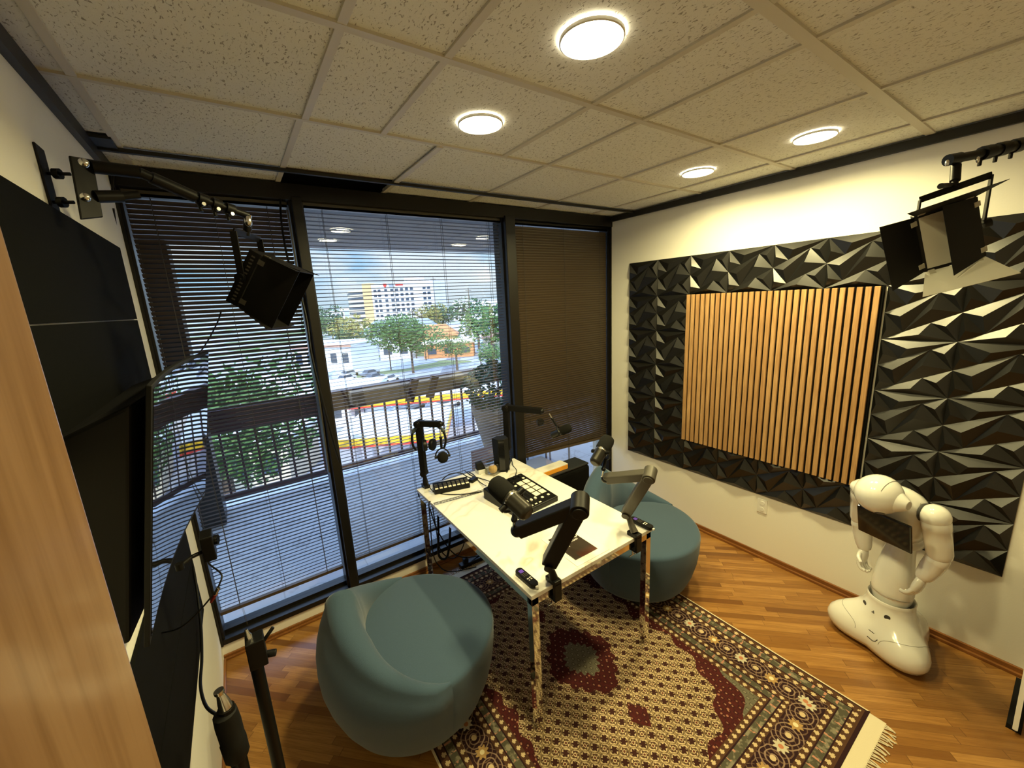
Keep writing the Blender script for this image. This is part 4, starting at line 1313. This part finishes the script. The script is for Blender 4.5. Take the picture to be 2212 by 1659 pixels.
# leaning board at the right edge of the frame
t = thing('leaning_board', 'black board with a white edge leaning in the near wall corner', 'board', (2.8, -.1, 0))
q = [V((2.605, -.062, .03)), V((3.0, -.062, .03)), V((3.03, -.045, .62)), V((2.735, -.045, .62))]
MB().hexa([p for p in q] + [p + V((0, .012, 0)) for p in q]).build('panel', M['black_matte'], t)
MB().beam(q[0] + V((-.004, .006, -.003)), q[3] + V((-.004, .006, .003)), .012, .016, up=(0, 1, 0)).beam(q[0] + V((-.004, .006, -.004)), q[1] + V((0, .006, -.004)), .010, .01, up=(0, 1, 0)).build('edge_strip', M['white_plastic'], t)
MB().box((2.62, -.075, 0), (2.99, -.03, .025)).build('foot', M['black_matte'], t)

# ================================================================== robot
RO = V((2.79, .43, 0)); ra = math.radians(163)
RF = V((math.cos(ra), math.sin(ra), 0)); RL = V((-RF.y, RF.x, 0))
def rl(a, l, z): return RO + RF * a + RL * l + V((0, 0, z))
bot = thing('humanoid_robot', 'glossy white humanoid robot with bowed head and chest tablet by the wall', 'robot', RO)
n = 72
def lobe(th, r0, r1, sharp):
    v = 0
    for c in (math.radians(57), math.radians(-57), PI):
        d = abs((th - c + PI) % (2 * PI) - PI)
        v = max(v, math.exp(-(d / sharp) ** 2))
    return r0 + (r1 - r0) * v
rr = []
for (r0, r1, sh, z) in ((.12, .21, .62, .02), (.155, .245, .60, .03), (.165, .262, .58, .06), (.165, .265, .56, .09), (.158, .255, .54, .12), (.146, .232, .54, .145), (.132, .20, .56, .166), (.12, .168, .6, .187), (.113, .142, .7, .207), (.106, .12, .8, .232), (.102, .106, 1, .262), (.101, .102, 1, .285), (.103, .103, 1, .302), (.1, .1, 1, .306), (.094, .094, 1, .300), (.09, .09, 1, .27), (.09, .09, 1, .24)):
    rr.append([rl(math.cos(2 * PI * i / n) * lobe(2 * PI * i / n, r0, r1, sh), math.sin(2 * PI * i / n) * lobe(2 * PI * i / n, r0, r1, sh), z) for i in range(n)])
MB().rings(rr).build('base', M['robot'], bot, smooth=60)
def onbase(th, z, out=.001):
    tab = [(.12, .21, .62, .02), (.165, .265, .56, .09), (.158, .255, .54, .12), (.146, .232, .54, .145), (.132, .20, .56, .166), (.12, .168, .6, .187), (.113, .142, .7, .207), (.106, .12, .8, .232), (.102, .106, 1, .262)]
    for A_, B_ in zip(tab, tab[1:]):
        if A_[3] <= z <= B_[3]:
            k = (z - A_[3]) / (B_[3] - A_[3])
            r = lobe(th, A_[0], A_[1], A_[2]) * (1 - k) + lobe(th, B_[0], B_[1], B_[2]) * k + out
            return rl(r * math.cos(th), r * math.sin(th), z)
    return rl(.2, 0, z)
sm = MB()
for pts in ([(math.radians(-57 + 40 * math.cos(a)), .105 + .06 * math.sin(a)) for a in [PI * i / 16 for i in range(17)]],
            [(math.radians(57 + 38 * math.cos(a)), .10 + .065 * math.sin(a)) for a in [PI * i / 16 for i in range(17)]]):
    sm.tube([onbase(th, z, .0006) for th, z in pts], .0011, 5, 1)
sm.build('panel_seam', M['seam'], bot)
MB().tube([onbase(.18, .135), onbase(.0, .135)], .0016, 5, 1).tube([onbase(.30, .12), onbase(.26, .105), onbase(.2, .098)], .0016, 5, 1).tube([onbase(.2, .098), onbase(.03, .10)], .0018, 5, 1).build('sensor_slit', M['black'], bot)
for th in (.42, -.62):
    p = onbase(th, .235, -.001); q = onbase(th, .235, .003)
    MB().cyl(p, q, .013, n=18).build('sonar_window', M['robot_joint'], bot, smooth=40)
dm = MB()
for a, b in ((0, .006), (-.03, -.001), (.03, -.001)): dm.cyl(onbase(-.12 + a, .222 + b, -.001), onbase(-.12 + a, .222 + b, .0022), .0028, n=8)
dm.build('port_dots', M['black'], bot)


def loft(name, secs, mat, seg=28, sm_=60, power=2.0):
    """secs: (a, l, z, ra, rl, tilt) elliptical sections stacked; tilt leans the section forward"""
    rr = []
    for (a, l, z, r1, r2, tl) in secs:
        c = rl(a, l, z)
        f = RF * math.cos(tl) - V((0, 0, math.sin(tl)))
        ring = []
        for i in range(seg):
            th = 2 * PI * i / seg
            cx, sx = math.cos(th), math.sin(th)
            k = (abs(cx) ** power + abs(sx) ** power) ** (-1 / power)
            ring.append(c + f * r1 * cx * k + RL * r2 * sx * k)
        rr.append(ring)
    return MB().rings(rr).build(name, mat, bot, smooth=sm_)


loft('leg', [(0, 0, .235, .055, .055, 0), (.0, 0, .262, .066, .066, 0), (.0, 0, .30, .076, .080, .05), (.003, 0, .345, .081, .087, .08), (.003, 0, .37, .081, .087, .08), (.006, 0, .43, .074, .082, .1), (.006, 0, .50, .066, .074, .1), (.0, 0, .56, .062, .066, 0), (-.01, 0, .61, .06, .058, 0), (-.015, 0, .655, .055, .05, 0)], M['robot'], power=2.5)
MB().tube([rl(.0925 * math.cos(a) + .003, .0925 * math.sin(a), .335 + .012 * math.cos(a)) for a in [math.radians(-80 + 10 * i) for i in range(17)]], .0016, 5, 1).build('panel_seam', M['seam'], bot)
loft('hip', [(-.02, 0, .62, .05, .05, 0), (-.015, 0, .645, .075, .085, .1), (-.005, 0, .68, .08, .095, .2), (.0, 0, .705, .07, .085, .3)], M['robot'], power=2.3)
loft('torso', [(-.01, 0, .69, .06, .06, .3), (.0, 0, .71, .088, .092, .35), (.02, 0, .76, .105, .108, .4), (.045, 0, .82, .108, .118, .45), (.07, 0, .87, .10, .122, .5), (.095, 0, .915, .085, .115, .55), (.115, 0, .945, .066, .09, .6), (.135, 0, .965, .044, .05, .7), (.145, 0, .972, .02, .02, .7)], M['robot'], power=2.4)
MB().tube([rl(.06, .07, .953), rl(.075, .085, .948), rl(.10, .10, .938), rl(.115, .105, .925)], .0016, 5, 3).build('panel_seam', M['seam'], bot)
# neck and head
MB().cyl(rl(.13, 0, .955), rl(.2, 0, .985), .034, .03, n=20).build('neck', M['robot'], bot, smooth=40)
hc = rl(.245, .004, .972)
pit = math.radians(62)                           # the face looks down
hf = (RF * math.cos(pit) - V((0, 0, math.sin(pit)))); hu = (V((0, 0, math.cos(pit))) + RF * math.sin(pit))
hl = RL
rr = []
for i in range(29):
    th = PI * (.01 + .98 * i / 28)
    z = -math.cos(th); r = math.sin(th)
    ring = []
    for j in range(40):
        a = 2 * PI * j / 40
        f_, l_ = math.cos(a), math.sin(a)
        fx = .094 * r * f_ * (1 if f_ > 0 else 1.1)
        # cheeks and chin narrow below the eyes
        nar = 1 - .16 * max(0, -z) ** 1.5
        ring.append(hc + hf * fx * nar + hl * .098 * r * l_ * nar + hu * .104 * z)
    rr.append(ring)
head = MB().rings(rr).build('head', M['robot'], bot, smooth=80)
for sgn in (-1, 1):
    e = hc + hf * .084 + hl * .036 * sgn + hu * .004
    MB().lathe(e, hf + hl * .25 * sgn, [(-.012, .021), (.002, .021), (.004, .016)], 20).build('eye', M['robot_joint'], head, smooth=40)
    p = hc - hu * .002
    MB().lathe(p + hl * .07 * sgn, hl * sgn, [(0, .058), (.018, .048), (.035, .036), (.049, .026), (.052, .023)], 26).build('ear_cup', M['robot'], head, smooth=40)
    MB().cyl(p + hl * .1215 * sgn, p + hl * .1228 * sgn, .020, n=22).build('ear_grille', pbr('ear_grey', (.55, .53, .48), .6), head, smooth=40)
MB().tube([hc + hf * .088 - hu * .046 + hl * k for k in (-.012, 0, .012)], .0025, 6, 2).build('mouth', M['robot_joint'], head)
MB().tube([hc + hl * .045 + hf * .0855 * math.cos(a) * (1.08 if math.cos(a) < 0 else 1) + hu * .0935 * math.sin(a) for a in [math.radians(100 + 20 * i) for i in range(10)]], .0012, 5, 2).build('panel_seam', M['seam'], head)
# tablet on the chest
tc = rl(.215, .028, .792); tp = math.radians(14)
tf = RF * math.cos(tp) - V((0, 0, math.sin(tp))) * 1; tu = V((0, 0, math.cos(tp))) + RF * math.sin(tp)
tab = MB().obox(tc, tf * .007, RL * .118, tu * .082).build('tablet', M['black_gloss'], bot, bevel=.006)
MB().beam(tc - tf * .007, tc - tf * .10, .06, .05).build('tablet_mount', M['robot'], bot, bevel=.008)


def arm(sg, sh, el, wr, hand_dir, palm):
    sh, el, wr = rl(*sh), rl(*el), rl(*wr)
    MB().ball(sh, .058, .058, .06, 24, 14).build('shoulder', M['robot'], bot, smooth=70)
    MB().lathe(sh - RL * sg * .056, RL * sg, [(.004, .044), (.012, .048), (.016, .046)], 26).build('shoulder_gap', M['robot_joint'], bot, smooth=40)
    L = (el - sh).length
    MB().lathe(sh, el - sh, [(0, .045), (.02, .055), (.06, .056), (.063, .054), (L * .55, .052), (L * .9, .05), (L, .045), (L + .02, .03)], 26).build('upper_arm', M['robot'], bot, smooth=50)
    L = (wr - el).length
    MB().lathe(el, wr - el, [(-.02, .03), (0, .042), (.03, .047), (.034, .045), (L * .5, .044), (L * .85, .037), (L, .03), (L + .008, .022)], 26).build('forearm', M['robot'], bot, smooth=50)
    d = V(hand_dir).normalized(); pn = V(palm); pn = (pn - d * pn.dot(d)).normalized(); sd = d.cross(pn)
    d, pn, sd = d * 1.25, pn * 1.25, sd * 1.25
    h = MB()
    rr = []
    for (k, w, th_) in ((-.005, .018, .014), (.012, .026, .016), (.035, .032, .016), (.055, .032, .014), (.064, .028, .011)):
        c = wr + d * k
        rr.append([c + sd * w * math.cos(2 * PI * i / 18) + pn * th_ * math.sin(2 * PI * i / 18) for i in range(18)])
    h.rings(rr)
    for i, ln in enumerate((.046, .052, .05, .042)):
        b = wr + d * .058 + sd * (.023 - .0155 * i)
        q1 = b + d * ln * .38 + pn * .006
        q2 = q1 + (d * .72 + pn * .69) * ln * .36
        q3 = q2 + (d * .1 + pn * .99) * ln * .34
        h.tube([b, q1, q2, q3], [.0105, .0085], 10, 4)
    b = wr + d * .022 + sd * .027
    q1 = b + (sd * .75 + d * .5 + pn * .35) * .024
    q2 = q1 + (sd * .25 + d * .7 + pn * .65) * .024
    h.tube([b - sd * .006, b, q1, q2], [.0115, .009], 10, 4)
    h.build('hand', M['robot'], bot, smooth=70)


arm(1, (.085, .155, .895), (.055, .185, .685), (.075, .145, .545), RF * .35 - RL * .1 - V((0, 0, .9)), -RL)
arm(-1, (.085, -.155, .895), (.03, -.18, .685), (.03, -.142, .52), RF * .2 + RL * .05 - V((0, 0, .95)), RL)
# ================================================================== the city outside
GZ = -13.0


def mat_ground():
    m, b = newmat('streets_and_lots')
    P, x, y, z = coords()
    n = noise_(P, .05, 4.0, .6)
    c = mix(n, (.30, .32, .36), (.52, .53, .55))
    road = band(x * .35 + y, 66.0, 74.0) + band(y - x * 1.8, 8.0, 16.0)
    c = mix(min_(road, 1.0), c, (.23, .25, .30))
    lots = band(frac_(x / 3.0), .0, .05) * band(frac_(y / 14.0), .2, .6)
    c = mix(lots * .6, c, (.8, .8, .8))
    gr = (noise_(P, .035, 2.0) > .56) * (y > 90.0)
    c = mix(gr, c, (.16, .2, .08))
    put(b.inputs['Base Color'], c); b.inputs['Roughness'].default_value = .9
    return m


struct('ground', MB().box((-900, 3, GZ - .5), (1400, 2200, GZ)), mat_ground())
M['bwhite'] = pbr('render_white', (.80, .80, .78), .8)
M['bcream'] = pbr('render_cream', (.72, .62, .44), .8)
M['btan'] = pbr('render_tan', (.75, .50, .22), .8)
M['bwin'] = pbr('window_dark', (.05, .07, .1), .25)
M['bgrey'] = pbr('roof_grey', (.30, .33, .38), .8)
M['broof'] = pbr('roof_white', (.78, .80, .82), .8)
M['broofo'] = pbr('roof_orange', (.60, .26, .10), .8)
M['bbrick'] = pbr('brick_pale', (.45, .25, .18), .8)
M['sign_red'] = pbr('sign_red', (.75, .05, .03), .5)
M['sign_yellow'] = pbr('canopy_yellow', (.9, .52, .02), .5)

# hospital
A0 = at(800, 716, z=GZ); B0 = at(947, 712, z=GZ)
A0 = V((74.0, 258.0, GZ)); B0 = V((101.0, 226.0, GZ))
ax_ = (B0 - A0).normalized(); nx_ = V((-ax_.y, ax_.x, 0))
if nx_.y < 0: nx_ = -nx_
HW = (B0 - A0).length; HT = 29.0
t = thing('hospital_building', 'big white many-storey building with red sign beyond the trees', 'building', A0)
MB().hexa([A0, B0, B0 + nx_ * 18, A0 + nx_ * 18] + [p + V((0, 0, HT)) for p in (A0, B0, B0 + nx_ * 18, A0 + nx_ * 18)]).build('main_block', M['bwhite'], t)
Tt = A0 - ax_ * 6.0
MB().hexa([Tt - nx_ * .5, A0 - nx_ * .5, A0 + nx_ * 12, Tt + nx_ * 12] + [p + V((0, 0, HT + .6)) for p in (Tt - nx_ * .5, A0 - nx_ * .5, A0 + nx_ * 12, Tt + nx_ * 12)]).build('tan_tower', M['btan'], t)
wp = []
for i in range(9):
    a = i / 8
    wp.append(Tt - ax_ * (22 * a) + nx_ * (14 * a * a) + V((0, 0, 0)))
poly = wp + [wp[-1] + nx_ * 10, Tt + nx_ * 12]
MB().prism(poly, (0, 0, 26)).build('curved_wing', M['bcream'], t)
for r_ in range(7):
    z = GZ + 5 + 3.1 * r_
    s = MB()
    s.rings([[p - nx_ * .25 + V((0, 0, z - GZ)), p - nx_ * .25 + V((0, 0, z - GZ + 1.2)), p + nx_ * .3 + V((0, 0, z - GZ + 1.2)), p + nx_ * .3 + V((0, 0, z - GZ))] for p in wp])
    s.build('deck_opening', M['bwin'], t)
cols = [.06, .13, .24, .34, .42, .50, .58, .66, .86, .93]
for r_ in range(6):
    for c_ in cols:
        p = A0 + ax_ * HW * c_ + V((0, 0, 9.6 + 3.05 * r_))
        MB().obox(p - nx_ * .05, ax_ * 1.0, nx_ * .08, V((0, 0, .72))).build('window', M['bwin'], t)
for i, (c_, w_) in enumerate(((.06, 1.6), (.25, 4.0), (.52, 4.0), (.74, 3.2))):
    for z in (1.6, 5.4):
        MB().obox(A0 + ax_ * HW * c_ - nx_ * .05 + V((0, 0, z)), ax_ * w_, nx_ * .1, V((0, 0, 1.2))).build('opening', M['bwin'], t)
MB().hexa([V(p) for p in ([A0 + ax_ * 22 + nx_ * 2, A0 + ax_ * 32 + nx_ * 2, A0 + ax_ * 32 + nx_ * 9, A0 + ax_ * 22 + nx_ * 9])] + [V(p) + V((0, 0, HT + 2.4)) for p in ([A0 + ax_ * 22 + nx_ * 2, A0 + ax_ * 32 + nx_ * 2, A0 + ax_ * 32 + nx_ * 9, A0 + ax_ * 22 + nx_ * 9])]).build('roof_house', M['bwhite'], t)
sg = MB(); p = A0 + ax_ * HW * .24 + V((0, 0, HT - 1.5)) - nx_ * .3
sg.prism([p + ax_ * -1 + V((0, 0, 1.3)), p + ax_ * 1 + V((0, 0, 1.3)), p + ax_ * 1.1 + V((0, 0, .2)), p + V((0, 0, -1.2)), p + ax_ * -1.1 + V((0, 0, .2))], -nx_ * .3)
sg.build('red_emblem', M['sign_red'], t)
MB().obox(A0 + ax_ * HW * .47 + V((0, 0, HT - 1.4)) - nx_ * .2, ax_ * 2.6, nx_ * .1, V((0, 0, .45))).build('red_sign', M['sign_red'], t)
MB().obox(A0 + ax_ * HW * .34 + V((0, 0, HT - 1.3)) - nx_ * .2, ax_ * 1.6, nx_ * .1, V((0, 0, .9))).build('grey_sign', M['bgrey'], t)


TAKEN = [(A0 + ax_ * HW * .5 + nx_ * 9, 30), (A0 - ax_ * 16 + nx_ * 8, 20)]


def clear_spot(c, r):
    """the nearest free spot on the ground for a footprint of radius r"""
    for q in range(60):
        for k in range(12 if q else 1):
            a = k * PI / 6 + q
            p = c + V((math.cos(a), math.sin(a), 0)) * q * max(.6, r * .22)
            if all((p.xy - o.xy).length > r + s for o, s in TAKEN):
                TAKEN.append((p, r)); return p
    TAKEN.append((c, r))
    return c


def house(label, u, v, w, dpt, h, wall, roof, pitch=0.0, yaw=None, wins=4, depth=None, group='low buildings in the streets', band_=None):
    """a low building whose near bottom edge is centred at the ground point"""
    yaw = math.atan2(ROWS[0][1], ROWS[0][0]) + (yaw or 0)
    a = V((math.cos(yaw), math.sin(yaw), 0)); b = V((-a.y, a.x, 0))
    c = clear_spot(at(u, v, z=GZ) + b * dpt / 2, math.hypot(w, dpt) * .5) - b * dpt / 2
    t = thing('low_building', label, 'building', c, group)
    q = [c - a * w / 2, c + a * w / 2, c + a * w / 2 + b * dpt, c - a * w / 2 + b * dpt]
    MB().hexa(q + [p + V((0, 0, h)) for p in q]).build('walls', wall, t)
    o = .5
    q = [c - a * (w / 2 + o) - b * o, c + a * (w / 2 + o) - b * o, c + a * (w / 2 + o) + b * (dpt + o), c - a * (w / 2 + o) + b * (dpt + o)]
    if pitch:
        r1 = c - a * (w / 2 - pitch) + b * dpt / 2 + V((0, 0, h + pitch)); r2 = c + a * (w / 2 - pitch) + b * dpt / 2 + V((0, 0, h + pitch))
        Z = V((0, 0, h))
        MB().add([q[0] + Z, q[1] + Z, q[2] + Z, q[3] + Z, r1, r2], [(0, 1, 5, 4), (1, 2, 5), (2, 3, 4, 5), (3, 0, 4), (0, 3, 2, 1)]).build('roof', roof, t)
    else:
        MB().hexa([p + V((0, 0, h)) for p in q] + [p + V((0, 0, h + .5)) for p in q]).build('roof', roof, t)
    for i in range(wins):
        p = c - a * w / 2 + a * w * (i + .5) / wins + V((0, 0, h * .5))
        MB().obox(p - b * .05, a * w / wins * .25, b * .08, V((0, 0, h * .2))).build('window', M['bwin'], t)
    if band_: MB().obox(c - b * (o + .02) + V((0, 0, h + .1)), a * (w / 2 + o), b * .05, V((0, 0, .3))).build('fascia', band_, t)
    return t


def canopy(label, u, v, w, dpt, h, yaw):
    c = at(u, v, z=GZ + h)
    c.z = GZ
    yaw = math.atan2(ROWS[0][1], ROWS[0][0]) + yaw
    a = V((math.cos(yaw), math.sin(yaw), 0)); b = V((-a.y, a.x, 0)); Z = V((0, 0, 1))
    t = thing('fuel_canopy', label, 'canopy', c, 'yellow banded fuel station canopies')
    m = c + b * dpt / 2
    TAKEN.append((m, w * .5))
    MB().obox(m + Z * (h + .85), a * w / 2, b * dpt / 2, Z * .15).build('roof', M['broof'], t)
    MB().obox(m + Z * (h + .45), a * (w / 2 + .05), b * (dpt / 2 + .05), Z * .28).build('yellow_band', M['sign_yellow'], t)
    MB().obox(m + Z * (h + .08), a * (w / 2 + .06), b * (dpt / 2 + .06), Z * .08).build('red_band', M['sign_red'], t)
    for i in (-.35, .35):
        for j in (-.3, .3):
            MB().cyl(m + a * w * i + b * dpt * j, m + a * w * i + b * dpt * j + Z * h, .2, n=10).build('post', M['bwhite'], t)
    return t


canopy('long fuel station canopy with yellow and red band seen between the railing bars', 895, 872, 19, 7, 4.8, .16)
canopy('nearer fuel station canopy with yellow band low behind the railing', 845, 962, 8.5, 7, 4.4, .08)


def tree(label, c, R_, hgt, leaf, n=900, size=.5, group='trees in the streets outside', squash=.8, seed=0, trunk=.3, blobs=7):
    rn = random.Random(seed)
    c = clear_spot(V(c), R_ * .75)
    t = thing('broad_tree', label, 'tree', c, group)
    top = c + V((0, 0, hgt))
    tr = MB().cyl(c, c + V((0, 0, hgt - R_ * squash * .4)), trunk, trunk * .6, n=8)
    for k in range(3):
        a = rn.uniform(0, 6.28)
        tr.cyl(c + V((0, 0, hgt - R_ * squash)), top + V((math.cos(a) * R_ * .5, math.sin(a) * R_ * .5, -R_ * squash * .2)), trunk * .4, trunk * .15, n=6)
    tr.build('trunk', M['bark'], t)
    mb = MB()
    for k in range(blobs):
        a = rn.uniform(0, 2 * PI); q = rn.uniform(.2, .62) if k else 0
        bc = top + V((math.cos(a) * R_ * q, math.sin(a) * R_ * q, rn.uniform(-.55, .1) * R_ * squash))
        br = R_ * rn.uniform(.42, .6)
        leaves(mb, bc, (br, br, br * squash), n // blobs, size, rn)
    mb.build('crown', leaf, t)
    return t


tree('round green tree in the middle of the parking lot view', at(893, 806, z=GZ), 9.0, 10.5, LF[0], 4600, .36, seed=1, blobs=12, squash=.62)
tree('smaller green tree leaning out right of the round parking lot tree', at(958, 800, z=GZ), 4.0, 6.4, LF[0], 800, .3, seed=2)
house('long white building with a brown fascia beside the first mullion', 700, 800, 16, 14, 6, M['bwhite'], M['broof'], 0, -.15, 5, band_=M['bbrick'])
house('small white block building near the parked red car', 755, 790, 9, 8, 5, M['bwhite'], M['broof'], 0, .1, 2)
house('grey hip-roofed building below the white high-rise', 865, 752, 30, 16, 5, M['bwhite'], M['bgrey'], 5, .1, 8)
house('orange gabled building behind the round green tree', 893, 762, 14, 10, 5, M['btan'], M['broofo'], 3.5, .1, 3)
house('pale low building with small windows right of the power poles', 990, 735, 40, 14, 5, M['bwhite'], M['broof'], 0, .1, 9)
house('white house with grey hip roof beyond the parking lot', 958, 745, 22, 14, 5, M['bwhite'], M['bgrey'], 4, .05, 5)
house('salmon coloured low shop with flat roof by the street', 960, 762, 14, 8, 4, M['broofo'], M['bcream'], 0, .05, 3)
house('cream building with long roof under the yellow trees', 1055, 735, 26, 14, 5, M['bcream'], M['bgrey'], 3, .1, 5)
house('brown roofed building at the street beyond the planter', 1045, 770, 18, 12, 5, M['bcream'], M['bbrick'], 0, .1, 4)
house('distant pale block left of the white high-rise', 705, 690, 60, 20, 12, M['bwhite'], M['broof'], 0, 0, 9)
house('distant cream block at the horizon left of the high-rise', 735, 688, 50, 20, 16, M['bcream'], M['broof'], 0, .1, 7)
house('distant pale block on the horizon near the second mullion', 1030, 690, 40, 20, 16, M['bwhite'], M['broof'], 0, .1, 7)
house('flat roofed white building below the balcony beside the tree', 560, 900, 14, 12, 4, M['bwhite'], M['broof'], 0, .1, 3)
house('white flat roof seen between the left balcony bars', 745, 925, 9, 9, 4.2, M['bwhite'], M['broof'], 0, .1, 3, band_=M['sign_red'])
house('pale terminal roof in the street below, behind the headphones', 870, 962, 12, 6, 4.2, M['bcream'], M['broof'], 0, .05, 4)


tree('leafy green tree filling the narrow blind view', V((-1.5, 25, GZ)), 5.2, 10.4, LF[0], 5200, .2, 'trees close below the balcony', .95, 3, .35, 11)
tree('second green tree behind the left balcony bars', V((-9.5, 33, GZ)), 5.0, 9.0, LF[1], 2600, .22, 'trees close below the balcony', .95, 4, .35, 9)
tree('low green tree directly below the narrow bay railing', V((-1.6, 16.5, GZ)), 3.3, 6.4, LF[0], 2200, .17, 'trees close below the balcony', .9, 5, .3, 9)
k = 6
for (u, v, R_, hg, lf, lb) in ((790, 762, 8, 10, 2, 'olive yellow tree between the first mullion and the high-rise'), (765, 770, 5, 7, 1, 'dark green tree before the olive tree'),
                               (720, 735, 9, 9, 1, 'dark bushy tree row left of the high-rise'), (690, 730, 10, 9, 0, 'green tree row beside the first mullion'),
                               (820, 758, 6, 8, 1, 'dark tree at the foot of the high-rise'), (965, 722, 9, 11, 1, 'dark green trees right of the high-rise'),
                               (1000, 725, 9, 12, 2, 'yellow autumn tree right of the high-rise'), (1040, 735, 8, 10, 0, 'green tree beyond the pale houses'),
                               (1070, 745, 8, 12, 2, 'tall yellowing tree near the second mullion'), (1085, 760, 8, 11, 0, 'green tree touching the second mullion view'),
                               (1062, 812, 3.6, 5.5, 0, 'small green tree above the railing near the planter'), (945, 715, 10, 10, 1, 'dark green treetops on the horizon beside the high-rise'),
                               (1020, 700, 18, 12, 1, 'dark distant tree line at the horizon'), (700, 705, 20, 12, 1, 'dark distant tree line left of the high-rise'),
                               (1010, 905, 3.0, 4.5, 1, 'dark green bush below the railing near the canopy'), (985, 925, 2.5, 4.0, 0, 'green bush below the railing by the headphones')):
    tree(lb, at(u, v, z=GZ), R_, hg, LF[lf], 700 if v > 715 else 450, max(.25, R_ * .085), seed=k, trunk=.3)
    k += 1


def car(label, u, v, yaw, paint, L=4.5):
    c = clear_spot(at(u, v, z=GZ), 2.4)
    a = V((math.cos(yaw), math.sin(yaw), 0)); b = V((-a.y, a.x, 0)); Z = V((0, 0, 1))
    t = thing('parked_car', label, 'car', c, 'cars parked in the streets')
    MB().obox(c + Z * .62, a * L / 2, b * .9, Z * .32).build('body', paint, t, bevel=.15)
    q = [c + a * x + b * y + Z * z for z, xx, w in ((.92, 1.25, .82), (1.42, .75, .68)) for (x, y) in ((-xx - .3, -w), (xx, -w), (xx, w), (-xx - .3, w))]
    MB().hexa(q).build('cabin', M['bwin'], t, bevel=.06)
    MB().obox(c - a * .15 + Z * 1.44, a * .85, b * .66, Z * .03).build('roof', paint, t)
    for x in (-1.4, 1.4):
        for y in (-.9, .9): MB().cyl(c + a * x + b * (y - .08) + Z * .33, c + a * x + b * (y + .08) + Z * .33, .33, n=12).build('wheel', M['black'], t, smooth=40)


paint = dict(white=pbr('paint_white', (.8, .8, .8), .25), red=pbr('paint_red', (.45, .02, .02), .25), grey=pbr('paint_grey', (.2, .22, .25), .25), dark=pbr('paint_dark', (.04, .03, .05), .25))
for (u, v, yw, p, lb) in ((706, 834, .6, 'red', 'red car parked beside the first mullion'), (726, 828, .6, 'white', 'white car parked next to the red car'),
                          (833, 762, .2, 'dark', 'dark car on the street before the high-rise'), (800, 812, .5, 'grey', 'grey car in the lot left of the round tree'),
                          (815, 820, .5, 'grey', 'grey car beside another in the lot left of the round tree'), (840, 818, .5, 'white', 'white car parked under the round tree'),
                          (770, 815, .5, 'white', 'white car in the middle of the left parking lot'), (940, 845, .3, 'grey', 'grey car in the lot above the railing'),
                          (970, 850, .3, 'white', 'white car in the lot right of the round tree'), (760, 850, 1.2, 'grey', 'grey car just above the railing at the left'),
                          (770, 905, .3, 'grey', 'grey car on the forecourt before the canopy'), (835, 918, .2, 'white', 'white car on the forecourt between the canopies')):
    car(lb, u, v, yw, paint[p])
for i, (u, v, h_) in enumerate(((918, 772, 14), (925, 778, 13), (952, 735, 26), (1020, 745, 20), (1083, 745, 22), (880, 745, 14), (845, 800, 9), (1040, 800, 8))):
    c = clear_spot(at(u, v, z=GZ), 1.2)
    lbs = ['tall thin street pole right of the orange building', 'second thin street pole beside the orange building', 'very tall mast right of the high-rise', 'thin mast beyond the pale houses',
           'mast near the second mullion', 'short pole in front of the high-rise', 'lamp pole beside the round tree', 'lamp pole in the lot near the planter']
    t = thing('utility_pole', lbs[i], 'pole', c, 'poles along the streets')
    MB().cyl(c, c + V((0, 0, h_)), .16, .09, n=8).build('pole', M['bark'], t)
    MB().box(c + V((-1.1, -.08, h_ - 1)), c + V((1.1, .08, h_ - .85))).build('crossarm', M['bark'], t)

# ------------------------------------------------------------------ sky and sun
w = bpy.data.worlds.new('sky'); SC.world = w; w.use_nodes = True
nt = w.node_tree; X.nt = nt
bg = nt.nodes['Background']
tc_ = nt.nodes.new('ShaderNodeTexCoord'); sp = nt.nodes.new('ShaderNodeSeparateXYZ')
nt.links.new(tc_.outputs['Generated'], sp.inputs[0])
gx, gy, gz = X(sp.outputs[0]), X(sp.outputs[1]), X(sp.outputs[2])
k = max_(gz, 0.02)
cl = noise_(vec(gx / (k + .12), gy / (k + .12), 0.0), .9, 6.0, .58)
cl2 = noise_(vec(gx * 2.2, gy * 2.2, gz * 5.0), 1.6, 4.0, .55)
base = mix(step(-.02, .16, gz), (.27, .37, .43), (.10, .25, .41))
col = mix(step(.44, .58, cl2) * .9, base, (.42, .435, .445))
col = mix(step(.07, -.01, gz) * .75, col, (.24, .30, .335))
col = mix(step(.13, .32, gz), col, (.62, .86, 1.30))      # unseen upper sky, brightened to throw more light on the balcony
nt.links.new(col.v, bg.inputs[0])
bg.inputs[1].default_value = SKY
sd = bpy.data.lights.new('sun', 'SUN'); sd.energy = SUN; sd.angle = .01; sd.color = (1, .95, .86)
so = bpy.data.objects.new('sun', sd); COL.objects.link(so)
so.rotation_euler = V((.45, .62, -.62)).to_track_quat('-Z', 'Y').to_euler()
